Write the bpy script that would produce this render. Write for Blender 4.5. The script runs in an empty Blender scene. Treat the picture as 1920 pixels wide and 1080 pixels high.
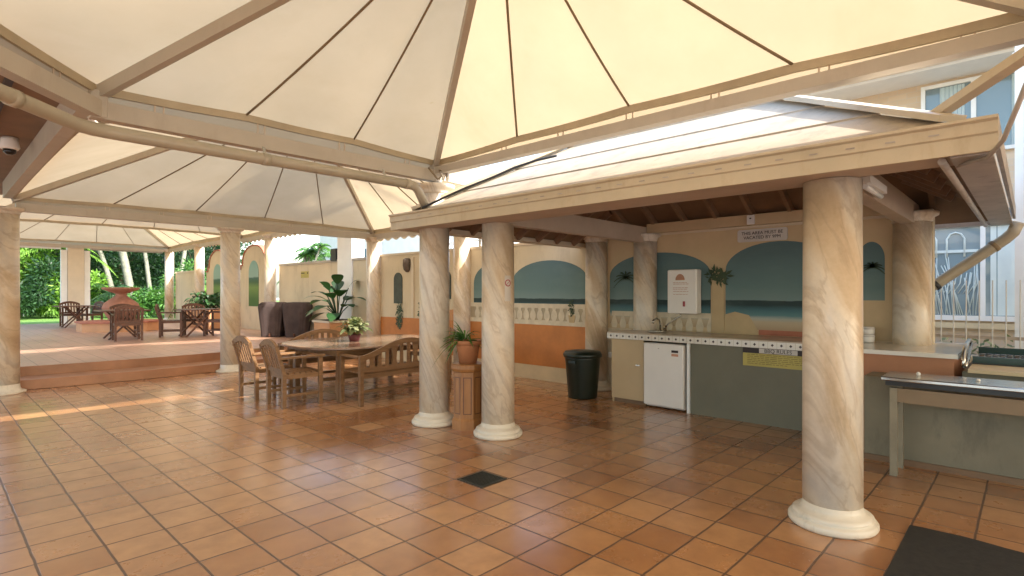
import bpy, math, random
from mathutils import Vector, Matrix
R = math.radians
PI = math.pi
S = bpy.context.scene
col = S.collection

# ------------------------------------------------------------------ camera, sky, sun, exposure
cam_d = bpy.data.cameras.new('camera'); cam = bpy.data.objects.new('camera', cam_d); col.objects.link(cam)
cam.location = (0, 0, 1.486); cam.rotation_euler = (R(90), 0, R(43.2 - 90))
cam_d.sensor_width = 36; cam_d.lens = 36 * 1038 / 1920; cam_d.shift_y = 8.8 / 1920
cam_d.clip_start = 0.05; cam_d.clip_end = 600
S.camera = cam
SUN = Vector((1.4, -3.6, 2.95)).normalized()
W = bpy.data.worlds.new('World'); S.world = W; W.use_nodes = True
nt = W.node_tree
sky = nt.nodes.new('ShaderNodeTexSky'); sky.sky_type = 'NISHITA'; sky.sun_disc = False
sky.sun_elevation = math.asin(SUN.z); sky.sun_rotation = math.atan2(SUN.x, SUN.y)
sky.dust_density = 2.5; sky.air_density = 1.2
nt.nodes['Background'].inputs[1].default_value = 0.15
nt.links.new(sky.outputs[0], nt.nodes['Background'].inputs[0])
sd = bpy.data.lights.new('sun', 'SUN'); sd.energy = 2.3; sd.angle = R(0.6); sd.color = (1, 0.97, 0.92)
so = bpy.data.objects.new('sun', sd); col.objects.link(so); so.rotation_euler = SUN.to_track_quat('Z', 'Y').to_euler()
so.location = (0, 0, 20)
V = S.view_settings
V.view_transform = 'Standard'; V.look = 'None'; V.gamma = 1; V.use_curve_mapping = False; V.exposure = 2.28
S.cycles.max_bounces = 10; S.cycles.diffuse_bounces = 6; S.cycles.transmission_bounces = 6; S.cycles.transparent_max_bounces = 12
S.cycles.use_denoising = True
S.cycles.sample_clamp_indirect = 6

# ------------------------------------------------------------------ materials
MATS = {}
def newmat(name):
    m = bpy.data.materials.new(name); m.use_nodes = True
    MATS[name] = m
    return m, m.node_tree, m.node_tree.nodes['Principled BSDF']
def L(t, a, b): t.links.new(a, b)
def coord(t, scale=(1, 1, 1), rot=(0, 0, 0), kind='Object'):
    tc = t.nodes.new('ShaderNodeTexCoord'); mp = t.nodes.new('ShaderNodeMapping')
    mp.inputs['Scale'].default_value = scale; mp.inputs['Rotation'].default_value = rot
    L(t, tc.outputs[kind], mp.inputs[0]); return mp.outputs[0]
def noise(t, vec, scale, detail=4, rough=.55, dist=0):
    n = t.nodes.new('ShaderNodeTexNoise'); n.inputs['Scale'].default_value = scale
    n.inputs['Detail'].default_value = detail; n.inputs['Roughness'].default_value = rough
    n.inputs['Distortion'].default_value = dist
    if vec is not None: L(t, vec, n.inputs['Vector'])
    return n.outputs['Fac']
def ramp(t, fac, stops):
    r = t.nodes.new('ShaderNodeValToRGB'); e = r.color_ramp.elements
    while len(e) > 1: e.remove(e[0])
    e[0].position = stops[0][0]; e[0].color = (*stops[0][1], 1)
    for p, c in stops[1:]:
        k = e.new(p); k.color = (*c, 1)
    L(t, fac, r.inputs[0]); return r.outputs[0]
def mixc(t, fac, a, b, mode='MIX'):
    m = t.nodes.new('ShaderNodeMix'); m.data_type = 'RGBA'; m.blend_type = mode
    if isinstance(fac, (int, float)): m.inputs[0].default_value = fac
    else: L(t, fac, m.inputs[0])
    for i, v in ((6, a), (7, b)):
        if isinstance(v, tuple): m.inputs[i].default_value = (*v, 1)
        else: L(t, v, m.inputs[i])
    return m.outputs[2]
def math_(t, op, a, b=None, c=None):
    m = t.nodes.new('ShaderNodeMath'); m.operation = op
    for i, v in enumerate((a, b, c)):
        if v is None: continue
        if isinstance(v, (int, float)): m.inputs[i].default_value = v
        else: L(t, v, m.inputs[i])
    return m.outputs[0]
def bump(t, b, h, strength=.3, dist=.01):
    n = t.nodes.new('ShaderNodeBump'); n.inputs['Strength'].default_value = strength; n.inputs['Distance'].default_value = dist
    L(t, h, n.inputs['Height']); L(t, n.outputs[0], b.inputs['Normal'])
def paint(name, c, rough=.55, var=.12, scale=2.5, metal=0, dirt=None, spec=.5, bmp=.1):
    """painted / plain surface with faint mottling and grime"""
    m, t, b = newmat(name)
    v = coord(t)
    f = noise(t, v, scale, 6, .6)
    lo = tuple(x * (1 - var) for x in c); hi = tuple(min(1, x * (1 + var)) for x in c)
    cc = ramp(t, f, [(.3, lo), (.7, hi)])
    if dirt:
        g = noise(t, coord(t, (1, 1, .35)), scale * 2.3, 8, .7)
        k = ramp(t, g, [(.52, (0, 0, 0)), (.78, (1, 1, 1))])
        cc = mixc(t, k, cc, dirt)
    L(t, cc, b.inputs['Base Color'])
    b.inputs['Roughness'].default_value = rough; b.inputs['Metallic'].default_value = metal
    b.inputs['Specular IOR Level'].default_value = spec
    if bmp: bump(t, b, noise(t, v, 40, 4), bmp, .004)
    return m
def glossy_metal(name, c, rough=.3): return paint(name, c, rough, .15, 3, 1.0, bmp=0)

def m_floor(name, c1, c2, c3, grout, x0, y0, rough=.3, tile=.31, coat=.13):
    m, t, b = newmat(name)
    tc = t.nodes.new('ShaderNodeTexCoord'); sx = t.nodes.new('ShaderNodeSeparateXYZ'); L(t, tc.outputs['Object'], sx.inputs[0])
    wob = noise(t, tc.outputs['Object'], 5, 2)
    u = math_(t, 'DIVIDE', math_(t, 'SUBTRACT', sx.outputs[0], x0), tile)
    v = math_(t, 'DIVIDE', math_(t, 'SUBTRACT', sx.outputs[1], y0), tile)
    u = math_(t, 'ADD', u, math_(t, 'MULTIPLY', math_(t, 'SUBTRACT', wob, .5), .03))
    v = math_(t, 'ADD', v, math_(t, 'MULTIPLY', math_(t, 'SUBTRACT', wob, .5), -.03))
    iu, iv = math_(t, 'FLOOR', u), math_(t, 'FLOOR', v)
    fu, fv = math_(t, 'FRACT', u), math_(t, 'FRACT', v)
    du = math_(t, 'MINIMUM', fu, math_(t, 'SUBTRACT', 1.0, fu)); dv = math_(t, 'MINIMUM', fv, math_(t, 'SUBTRACT', 1.0, fv))
    d = math_(t, 'MINIMUM', du, dv)
    mr = t.nodes.new('ShaderNodeMapRange'); mr.interpolation_type = 'SMOOTHSTEP'
    mr.inputs[1].default_value = .012; mr.inputs[2].default_value = .03; L(t, d, mr.inputs[0]); mask = mr.outputs[0]
    cx = t.nodes.new('ShaderNodeCombineXYZ'); L(t, iu, cx.inputs[0]); L(t, iv, cx.inputs[1])
    wn = t.nodes.new('ShaderNodeTexWhiteNoise'); L(t, cx.outputs[0], wn.inputs[0])
    base = ramp(t, wn.outputs['Value'], [(0, c1), (.45, c2), (1, c3)])
    blot = noise(t, tc.outputs['Object'], 7, 5, .6, 0)
    base = mixc(t, ramp(t, blot, [(.35, (0, 0, 0)), (.75, (.55, .55, .55))]), base, tuple(x * .6 for x in c1))
    big = noise(t, tc.outputs['Object'], .7, 3)
    base = mixc(t, ramp(t, big, [(.35, (0, 0, 0)), (.7, (.5, .5, .5))]), base, tuple(min(1, x * 1.25) for x in c3))
    cc = mixc(t, mask, grout, base)
    L(t, cc, b.inputs['Base Color'])
    rr = math_(t, 'ADD', math_(t, 'MULTIPLY', blot, .12), rough - .08)
    rr = math_(t, 'ADD', rr, math_(t, 'MULTIPLY', math_(t, 'SUBTRACT', wn.outputs['Value'], .5), .12))
    rr = math_(t, 'ADD', rr, math_(t, 'MULTIPLY', math_(t, 'SUBTRACT', 1.0, mask), .4))
    L(t, rr, b.inputs['Roughness'])
    b.inputs['Specular IOR Level'].default_value = .6
    b.inputs['Coat Weight'].default_value = .6; L(t, math_(t, 'ADD', math_(t, 'MULTIPLY', blot, .16), coat), b.inputs['Coat Roughness'])
    h = math_(t, 'ADD', mask, math_(t, 'MULTIPLY', blot, .04))
    h = math_(t, 'ADD', h, math_(t, 'MULTIPLY', noise(t, tc.outputs['Object'], 2.6, 2), 1.2))
    bump(t, b, h, .35, .004)
    return m
paint('step tiles', (.36, .17, .085), .4, .2, 2.5)
TX0, TY0 = .31 * .366, .31 * .815
m_floor('terracotta tiles', (.31, .12, .04), (.43, .195, .072), (.54, .285, .12), (.115, .06, .03), TX0, TY0, .3)
m_floor('terrace tiles', (.36, .19, .115), (.42, .235, .145), (.48, .28, .185), (.25, .15, .10), .05, .12, .5, .31, .3)

def m_marble():
    m, t, b = newmat('marbled paint')
    tc = t.nodes.new('ShaderNodeTexCoord'); sp = t.nodes.new('ShaderNodeSeparateXYZ'); L(t, tc.outputs['Object'], sp.inputs[0])
    oi = t.nodes.new('ShaderNodeObjectInfo')
    h = math_(t, 'ADD', math_(t, 'MULTIPLY', sp.outputs[0], 1.0), math_(t, 'MULTIPLY', sp.outputs[1], -1.05))
    u = math_(t, 'ADD', math_(t, 'MULTIPLY', sp.outputs[2], .62), h)
    w_ = math_(t, 'SUBTRACT', math_(t, 'MULTIPLY', sp.outputs[2], .5), math_(t, 'MULTIPLY', h, .5))
    c = t.nodes.new('ShaderNodeCombineXYZ'); L(t, math_(t, 'MULTIPLY', u, 1.7), c.inputs[0]); L(t, math_(t, 'MULTIPLY', w_, .8), c.inputs[1])
    L(t, math_(t, 'MULTIPLY', oi.outputs['Random'], 37.0), c.inputs[2])
    n1 = noise(t, c.outputs[0], 1.5, 5, .55, .5)
    base = ramp(t, n1, [(.28, (.44, .30, .165)), (.40, (.60, .45, .29)), (.5, (.71, .60, .46)), (.6, (.60, .53, .44)), (.7, (.76, .68, .57))])
    n3 = noise(t, c.outputs[0], 1.9, 5, .55, .7)
    base = mixc(t, ramp(t, n3, [(.46, (0, 0, 0)), (.487, (.5, .5, .5)), (.53, (0, 0, 0))]), base, (.40, .285, .18))
    n4 = noise(t, tc.outputs['Object'], 26, 5, .7)
    base = mixc(t, .12, base, ramp(t, n4, [(.3, (.3, .25, .18)), (.7, (.8, .75, .65))]))
    L(t, base, b.inputs['Base Color']); b.inputs['Roughness'].default_value = .3; b.inputs['Specular IOR Level'].default_value = .5
    bump(t, b, noise(t, tc.outputs['Object'], 14, 4), .06, .01)
m_marble()

def m_fabric():
    m, t, b = newmat('tent fabric')
    out = t.nodes['Material Output']
    f = noise(t, coord(t), 1.2, 6, .6)
    c = ramp(t, f, [(.3, (.475, .41, .31)), (.7, (.53, .465, .36))])
    st_ = noise(t, coord(t, (1, 1, .6)), .9, 7, .65, .8)
    c = mixc(t, ramp(t, st_, [(.5, (0, 0, 0)), (.72, (.35, .35, .35))]), c, (.43, .36, .25))
    sp = noise(t, coord(t), 7, 4, .5)
    c = mixc(t, ramp(t, sp, [(.74, (0, 0, 0)), (.82, (.5, .5, .5))]), c, (.4, .33, .2))
    d = t.nodes.new('ShaderNodeBsdfDiffuse'); tr = t.nodes.new('ShaderNodeBsdfTranslucent'); mx = t.nodes.new('ShaderNodeMixShader')
    L(t, c, d.inputs[0]); L(t, mixc(t, 1.0, c, (.95, .83, .655), 'MULTIPLY'), tr.inputs[0])
    mx.inputs[0].default_value = .45
    L(t, d.outputs[0], mx.inputs[1]); L(t, tr.outputs[0], mx.inputs[2]); L(t, mx.outputs[0], out.inputs[0])
m_fabric()

def m_leaf(name, a, b_, tl=.35):
    m, t, b = newmat(name)
    out = t.nodes['Material Output']
    oi = t.nodes.new('ShaderNodeNewGeometry')
    f = oi.outputs['Random Per Island']
    c = ramp(t, f, [(0, a), (.75, b_), (1, tuple(min(1, x * 1.5) for x in b_))])
    L(t, c, b.inputs['Base Color']); b.inputs['Roughness'].default_value = .45
    tr = t.nodes.new('ShaderNodeBsdfTranslucent'); L(t, mixc(t, 1.0, c, (1.5, 1.6, .7), 'MULTIPLY'), tr.inputs[0])
    mx = t.nodes.new('ShaderNodeMixShader'); mx.inputs[0].default_value = tl
    L(t, b.outputs[0], mx.inputs[1]); L(t, tr.outputs[0], mx.inputs[2]); L(t, mx.outputs[0], out.inputs[0])
m_leaf('leaf bright', (.07, .17, .02), (.19, .34, .05)); m_leaf('leaf mid', (.035, .11, .025), (.10, .22, .05))
m_leaf('leaf dark', (.015, .045, .018), (.035, .085, .03)); m_leaf('leaf house', (.012, .04, .012), (.035, .10, .03), .15)
m_leaf('leaf variegated', (.03, .07, .02), (.22, .24, .12), .2); m_leaf('leaf pale', (.2, .24, .1), (.38, .40, .2), .3)

def m_wood(name, a, b_, rough=.4, axis=0):
    m, t, b = newmat(name)
    sc = [18, 18, 18]; sc[axis] = 1.5
    f = noise(t, coord(t, tuple(sc)), 1.5, 6, .6, .6)
    g = noise(t, coord(t), 3, 3)
    c = ramp(t, f, [(.25, a), (.75, b_)])
    c = mixc(t, ramp(t, g, [(.3, (0, 0, 0)), (.8, (.5, .5, .5))]), c, tuple(x * .55 for x in a))
    L(t, c, b.inputs['Base Color']); b.inputs['Roughness'].default_value = rough
    bump(t, b, f, .15, .003)
m_wood('teak', (.16, .078, .028), (.31, .165, .07), .5); m_wood('dark wood', (.07, .025, .012), (.16, .06, .03), .4)
m_wood('table wood', (.20, .12, .075), (.34, .215, .14), .14, 1); m_wood('pedestal wood', (.30, .125, .035), (.46, .21, .07), .4, 2)
m_wood('rafter wood', (.22, .13, .075), (.32, .2, .12), .6)

def m_brick():
    m, t, b = newmat('blonde brick')
    v = coord(t, (1, 1, 1), (0, R(90), 0))
    tc = t.nodes.new('ShaderNodeTexCoord'); s = t.nodes.new('ShaderNodeSeparateXYZ'); c = t.nodes.new('ShaderNodeCombineXYZ')
    L(t, tc.outputs['Object'], s.inputs[0]); L(t, math_(t, 'ADD', s.outputs[0], s.outputs[1]), c.inputs[0]); L(t, s.outputs[2], c.inputs[1])
    br = t.nodes.new('ShaderNodeTexBrick'); L(t, c.outputs[0], br.inputs['Vector'])
    br.inputs['Scale'].default_value = 1; br.inputs['Brick Width'].default_value = .24; br.inputs['Row Height'].default_value = .085
    br.inputs['Mortar Size'].default_value = .006
    br.inputs['Color1'].default_value = (.62, .49, .35, 1); br.inputs['Color2'].default_value = (.56, .43, .30, 1); br.inputs['Mortar'].default_value = (.55, .46, .36, 1)
    L(t, br.outputs[0], b.inputs['Base Color']); b.inputs['Roughness'].default_value = .85
m_brick()

def m_mural(name, z0=1.12, teal=1.0):
    """painted seascape: sand, surf, sea with dark horizon band, teal evening sky (paint, by height on the wall)"""
    m, t, b = newmat(name)
    tc = t.nodes.new('ShaderNodeTexCoord'); s = t.nodes.new('ShaderNodeSeparateXYZ'); L(t, tc.outputs['Object'], s.inputs[0])
    n = noise(t, coord(t, (1, 1.2, 7)), 2.5, 5, .6)
    z = math_(t, 'ADD', s.outputs[2], math_(t, 'MULTIPLY', math_(t, 'SUBTRACT', n, .5), .035))
    mr = t.nodes.new('ShaderNodeMapRange'); mr.inputs[1].default_value = 1.0; mr.inputs[2].default_value = 2.2; L(t, z, mr.inputs[0])
    P = lambda h: (h - 1.0) / 1.2
    c = ramp(t, mr.outputs[0], [(P(1.02), (.42, .30, .18)), (P(1.12), (.50, .40, .26)), (P(1.16), (.40, .42, .36)), (P(1.2), (.10, .22, .23)),
                                (P(1.27), (.05, .14, .16)), (P(1.33), (.012, .035, .035)), (P(1.385), (.012, .035, .035)),
                                (P(1.39), (.165, .245, .235)), (P(1.55), (.115, .195, .19)), (P(2.0), (.085, .15, .16))])
    cl = noise(t, coord(t, (1, .6, 1.6)), 1.8, 5, .6)
    c = mixc(t, ramp(t, cl, [(.5, (0, 0, 0)), (.8, (.35, .35, .35))]), c, (.19, .27, .25))
    L(t, c, b.inputs['Base Color']); b.inputs['Roughness'].default_value = .6
m_mural('mural seascape')
def m_mural2():
    m, t, b = newmat('mural lawn view')
    tc = t.nodes.new('ShaderNodeTexCoord'); s = t.nodes.new('ShaderNodeSeparateXYZ'); L(t, tc.outputs['Object'], s.inputs[0])
    n = noise(t, coord(t, (1, 1.5, 5)), 2, 5)
    z = math_(t, 'ADD', s.outputs[2], math_(t, 'MULTIPLY', math_(t, 'SUBTRACT', n, .5), .08))
    mr = t.nodes.new('ShaderNodeMapRange'); mr.inputs[1].default_value = 1.0; mr.inputs[2].default_value = 2.6; L(t, z, mr.inputs[0])
    c = ramp(t, mr.outputs[0], [(0, (.06, .14, .03)), (.22, (.16, .26, .06)), (.33, (.05, .12, .05)), (.41, (.05, .13, .10)), (.44, (.28, .42, .36)), (1, (.18, .38, .36))])
    L(t, c, b.inputs['Base Color']); b.inputs['Roughness'].default_value = .6
m_mural2()

paint('cream wall', (.63, .53, .37), .7, .08, 1.2, dirt=(.45, .36, .24)); paint('cream trim', (.64, .54, .40), .5, .08)
paint('kitchen wall', (.56, .42, .245), .65, .10, 1.5); paint('orange band', (.50, .185, .045), .6, .18, 2.2)
paint('skirting cream', (.60, .48, .30), .6); paint('beam paint', (.55, .43, .30), .45, .10, 2, dirt=(.36, .27, .17))
paint('beam pale', (.46, .405, .325), .45, .08, 2, dirt=(.4, .33, .26)); paint('tube paint', (.42, .34, .22), .45, .15, 3)
paint('batten', (.22, .16, .09), .6); paint('fascia paint', (.53, .445, .31), .5, .1, 2, dirt=(.42, .32, .19))
paint('soffit paint', (.47, .37, .28), .55, .1); paint('gutter paint', (.40, .35, .30), .45, .2, 3, dirt=(.2, .17, .14))
paint('roof tile', (.42, .355, .265), .65, .14, 3, dirt=(.28, .23, .17)); paint('ceiling dark', (.2, .12, .065), .7, .2, 2)
paint('pipe pvc', (.40, .35, .26), .35, .08, 3); paint('white paint', (.78, .77, .73), .5, .05); paint('white enamel', (.78, .74, .68), .25, .03, bmp=0)
paint('grey panel', (.16, .15, .10), .55, .12, 1.6); paint('cupboard cream', (.50, .37, .21), .5, .08, 1.2)
paint('benchtop', (.46, .37, .27), .22, .15, 6, bmp=0); paint('white tile', (.70, .66, .58), .15, .06, bmp=0); paint('dark diamond', (.05, .028, .02), .3)
paint('brown brick face', (.42, .19, .095), .6, .15, 2); paint('low wall grey', (.21, .185, .125), .7, .2, 1.5, dirt=(.10, .085, .06))
paint('dark green plastic', (.008, .016, .010), .35, .2); paint('black rubber', (.022, .019, .014), .85, .3, 30, bmp=.6)
paint('black metal', (.02, .02, .02), .4); paint('drain metal', (.045, .055, .05), .45, .3, 20, .6); glossy_metal('steel', (.55, .54, .50), .22)
paint('terracotta', (.42, .17, .07), .7, .18, 4); paint('urn clay', (.34, .15, .09), .8, .25, 5); paint('terracotta cap', (.40, .14, .08), .7, .18, 4); paint('orange render', (.55, .28, .13), .7, .15, 2)
paint('pot maroon', (.09, .018, .022), .4); paint('cover brown', (.07, .05, .045), .9, .25, 3, spec=.2, bmp=.4); paint('soil', (.05, .03, .02), .9)
paint('trunk pale', (.20, .20, .15), .8, .25, 5); paint('trunk brown', (.16, .12, .08), .85, .3, 5); paint('fence metal', (.62, .58, .50), .4)
paint('yellow notice', (.45, .37, .09), .5, .1); paint('notice white', (.56, .52, .47), .5); paint('ink dark', (.03, .02, .02), .6, bmp=0)
paint('ink olive', (.22, .17, .04), .6, bmp=0); paint('ink red', (.35, .05, .06), .6, bmp=0); paint('ink orange', (.50, .25, .15), .6, bmp=0)
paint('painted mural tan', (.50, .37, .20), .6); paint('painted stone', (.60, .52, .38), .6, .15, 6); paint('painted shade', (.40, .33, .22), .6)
paint('painted green', (.035, .06, .02), .6, .4, 20); paint('painted window', (.05, .06, .045), .6, .3, 8); paint('painted orange', (.52, .25, .10), .6)
paint('concrete', (.42, .40, .36), .85, .12, 1); paint('neighbour render', (.68, .66, .60), .8, .05); paint('tube light', (.75, .75, .72), .3)
paint('grey cap', (.42, .38, .33), .7); paint('curtain', (.42, .50, .50), .7, .1); paint('curtain pale', (.62, .70, .68), .7, .08)
paint('column foot', (.68, .60, .47), .4, .08, 3, dirt=(.40, .33, .24)); paint('basket brown', (.12, .09, .07), .85, .3, 12); paint('bench timber', (.24, .17, .10), .6); paint('bench leg', (.24, .21, .145), .5, .2, 4); paint('bbq green', (.02, .05, .045), .2, .2); paint('lens black', (.01, .01, .01), .1)
def m_glass(name, c, rough=.05):
    m, t, b = newmat(name); b.inputs['Base Color'].default_value = (*c, 1); b.inputs['Roughness'].default_value = rough
    b.inputs['Specular IOR Level'].default_value = .9
    n = noise(t, coord(t), 1.5, 3); bump(t, b, n, .03, .02)
m_glass('dark glass', (.10, .13, .14)); m_glass('blue glass', (.16, .22, .24)); m_glass('lace glass', (.22, .30, .33))
def m_grass():
    m, t, b = newmat('grass lawn')
    f = noise(t, coord(t), 3, 8, .7); g = noise(t, coord(t), 60, 4)
    c = ramp(t, f, [(.3, (.10, .21, .035)), (.7, (.17, .32, .05))]); c = mixc(t, .3, c, ramp(t, g, [(.3, (.04, .1, .02)), (.7, (.22, .36, .08))]))
    L(t, c, b.inputs['Base Color']); b.inputs['Roughness'].default_value = .8; bump(t, b, g, .6, .03)
m_grass()

# ------------------------------------------------------------------ mesh helpers
class MB:
    def __init__(s): s.v = []; s.f = []; s.sm = []
    def add(s, vs, fs, smooth=False):
        o = len(s.v); s.v += [tuple(v) for v in vs]; s.f += [tuple(i + o for i in f) for f in fs]; s.sm += [smooth] * len(fs); return s
    def box(s, x0, y0, z0, x1, y1, z1):
        vs = [(x0, y0, z0), (x1, y0, z0), (x1, y1, z0), (x0, y1, z0), (x0, y0, z1), (x1, y0, z1), (x1, y1, z1), (x0, y1, z1)]
        return s.add(vs, [(0, 3, 2, 1), (4, 5, 6, 7), (0, 1, 5, 4), (1, 2, 6, 5), (2, 3, 7, 6), (3, 0, 4, 7)])
    def bevbox(s, x0, y0, z0, x1, y1, z1, b=.01):
        """box whose vertical and horizontal edges are chamfered"""
        rings = []
        for z, i in ((z0, b), (z0 + b, 0), (z1 - b, 0), (z1, b)):
            xa, xb, ya, yb = x0 + i, x1 - i, y0 + i, y1 - i; c = b
            rings.append([(xa + c, ya, z), (xb - c, ya, z), (xb, ya + c, z), (xb, yb - c, z), (xb - c, yb, z), (xa + c, yb, z), (xa, yb - c, z), (xa, ya + c, z)])
        return s.loft(rings, True, True)
    def loft(s, rings, cap0=False, cap1=False, closed=True, smooth=False):
        n = len(rings[0]); vs = [p for r in rings for p in r]; fs = []
        for k in range(len(rings) - 1):
            for i in range(n if closed else n - 1):
                j = (i + 1) % n; fs.append((k * n + i, k * n + j, (k + 1) * n + j, (k + 1) * n + i))
        s.add(vs, fs, smooth)
        o = len(s.v) - len(vs)
        if cap0: s.f.append(tuple(o + i for i in reversed(range(n)))); s.sm.append(False)
        if cap1: s.f.append(tuple(o + (len(rings) - 1) * n + i for i in range(n))); s.sm.append(False)
        return s
    def bar(s, a, b, w, h, up=(0, 0, 1)):
        """rectangular bar from a to b, w across, h along up"""
        a, b = Vector(a), Vector(b); d = (b - a).normalized(); u = Vector(up); sd = d.cross(u)
        if sd.length < 1e-4: sd = d.cross(Vector((1, 0, 0)))
        sd.normalize(); u = sd.cross(d).normalized()
        q = lambda p: [p - sd * w / 2 - u * h / 2, p + sd * w / 2 - u * h / 2, p + sd * w / 2 + u * h / 2, p - sd * w / 2 + u * h / 2]
        return s.loft([q(a), q(b)], True, True)
    def tube(s, pts, r, n=10, caps=True):
        pts = [Vector(p) for p in pts]; rings = []
        rs = r if isinstance(r, (list, tuple)) else [r] * len(pts)
        prev = None
        for i, p in enumerate(pts):
            d = ((pts[i + 1] if i < len(pts) - 1 else p) - (pts[i - 1] if i else p)).normalized()
            if prev is None:
                sd = d.cross(Vector((0, 0, 1)))
                if sd.length < .05: sd = d.cross(Vector((1, 0, 0)))
            else: sd = prev - d * prev.dot(d)
            sd.normalize(); prev = sd; u = sd.cross(d)
            rings.append([p + (sd * math.cos(k * 2 * PI / n) + u * math.sin(k * 2 * PI / n)) * rs[i] for k in range(n)])
        return s.loft(rings, caps, caps, smooth=True)
    def lathe(s, prof, c=(0, 0), n=32, smooth=True, ry=1, cap=True):
        rings = [[(c[0] + r * math.cos(k * 2 * PI / n), c[1] + ry * r * math.sin(k * 2 * PI / n), z) for k in range(n)] for r, z in prof]
        return s.loft(rings, cap, cap, smooth=smooth)
    def prism(s, poly, a, b, axis='x'):
        """polygon in the plane across axis, extruded from a to b"""
        if axis == 'x': q = lambda t: [(t, u, v) for u, v in poly]
        elif axis == 'y': q = lambda t: [(u, t, v) for u, v in poly]
        else: q = lambda t: [(u, v, t) for u, v in poly]
        return s.loft([q(a), q(b)], True, True)
    def quadleaf(s, p, d, n_, l, w):
        d = d.normalized(); sd = d.cross(n_)
        if sd.length < 1e-3: sd = d.cross(Vector((.3, .8, .1)))
        sd.normalize()
        return s.add([p, p + d * l * .45 + sd * w / 2, p + d * l, p + d * l * .45 - sd * w / 2], [(0, 1, 2, 3)])
    def build(s, name, mat, parent=None, merge=False):
        me = bpy.data.meshes.new(name)
        off = Vector(parent_loc(parent)) if parent else Vector((0, 0, 0))
        me.from_pydata([tuple(Vector(v) - off) for v in s.v], [], s.f)
        me.polygons.foreach_set('use_smooth', s.sm)
        mats = mat if isinstance(mat, (list, tuple)) else [mat]
        for mm in mats: me.materials.append(MATS[mm])
        me.update()
        import bmesh
        bm = bmesh.new(); bm.from_mesh(me); bmesh.ops.recalc_face_normals(bm, faces=bm.faces); bm.to_mesh(me); bm.free()
        o = bpy.data.objects.new(name, me); col.objects.link(o)
        if parent: o.parent = parent
        return o
def parent_loc(o):
    v = Vector((0, 0, 0))
    while o: v += Vector(o.location); o = o.parent
    return v
def tag(o, label, cat=None, group=None, kind=None):
    if label: o['label'] = label
    if cat: o['category'] = cat
    if group: o['group'] = group
    if kind: o['kind'] = kind
    return o
def thing(name, loc, label, cat, group=None):
    o = bpy.data.objects.new(name, None); o.location = loc; o.empty_display_size = .1; col.objects.link(o)
    return tag(o, label, cat, group)
def struct(o): o['kind'] = 'structure'; return o
def copy_thing(src, loc, rz, label, scale=None):
    r = src.copy(); col.objects.link(r); r.location = loc; r.rotation_euler = (0, 0, rz); r['label'] = label
    if scale: r.scale = scale
    for ch in list(src.children):
        c = ch.copy(); col.objects.link(c); c.parent = r
        for g in ch.children:
            d = g.copy(); col.objects.link(d); d.parent = c
    return r
def text(name, body, loc, rot, size, mat, parent, depth=.001, sx=1):
    cu = bpy.data.curves.new(name, 'FONT'); cu.body = body; cu.size = size; cu.extrude = depth; cu.align_x = 'CENTER'; cu.align_y = 'CENTER'
    tmp = bpy.data.objects.new(name, cu); col.objects.link(tmp)
    dg = bpy.context.evaluated_depsgraph_get(); dg.update()
    me = bpy.data.meshes.new_from_object(tmp.evaluated_get(dg)); bpy.data.objects.remove(tmp)
    me.materials.clear(); me.materials.append(MATS[mat])
    o = bpy.data.objects.new(name, me); col.objects.link(o); o.parent = parent
    o.location = Vector(loc) - parent_loc(parent); o.rotation_euler = rot; o.scale = (sx, 1, 1); return o
FACE_MX = (R(90), 0, R(-90))      # text standing upright, read from the -X side
rng = random.Random(7)

# ------------------------------------------------------------------ the setting
struct(MB().add([(-80, -60, -.02), (140, -60, -.02), (140, 160, -.02), (-80, 160, -.02)], [(0, 1, 2, 3)]).build('ground', 'concrete'))
struct(MB().box(-9, -7, -.015, 7.6, 12.6, 0).build('patio_floor', 'terracotta tiles'))
def bulge(x, y): return y - .30 * max(0, 1 - ((x - 2.6) / 2.6) ** 2)
xs = [-9, -4, 0, .4, .8, 1.2, 1.6, 2, 2.4, 2.8, 3.2, 3.6, 4, 4.4, 4.8, 5.2, 5.8, 6.4, 7.35]
MBt = MB(); MBt.prism([(x, bulge(x, 11.4)) for x in xs] + [(7.35, 12.5), (-9, 12.5)], .004, .15, 'z'); struct(MBt.build('lower_step', 'step tiles'))
MBt = MB(); MBt.prism([(x, bulge(x, 12.0)) for x in xs] + [(7.35, 27.6), (-9, 27.6)], .006, .30, 'z'); to = MBt.build('terrace_floor', ['terrace tiles', 'step tiles']); struct(to)
for p_ in to.data.polygons: p_.material_index = 1 if abs(p_.normal.z) < .5 else 0
struct(MB().add([(-60, 27.6, .26), (60, 27.6, .26), (60, 90, .3), (-60, 90, .3)], [(0, 1, 2, 3)]).build('lawn', 'grass lawn'))
struct(MB().box(7.7, -30, -.012, 40, 27.4, 0.0).build('side_path', 'concrete'))

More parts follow.
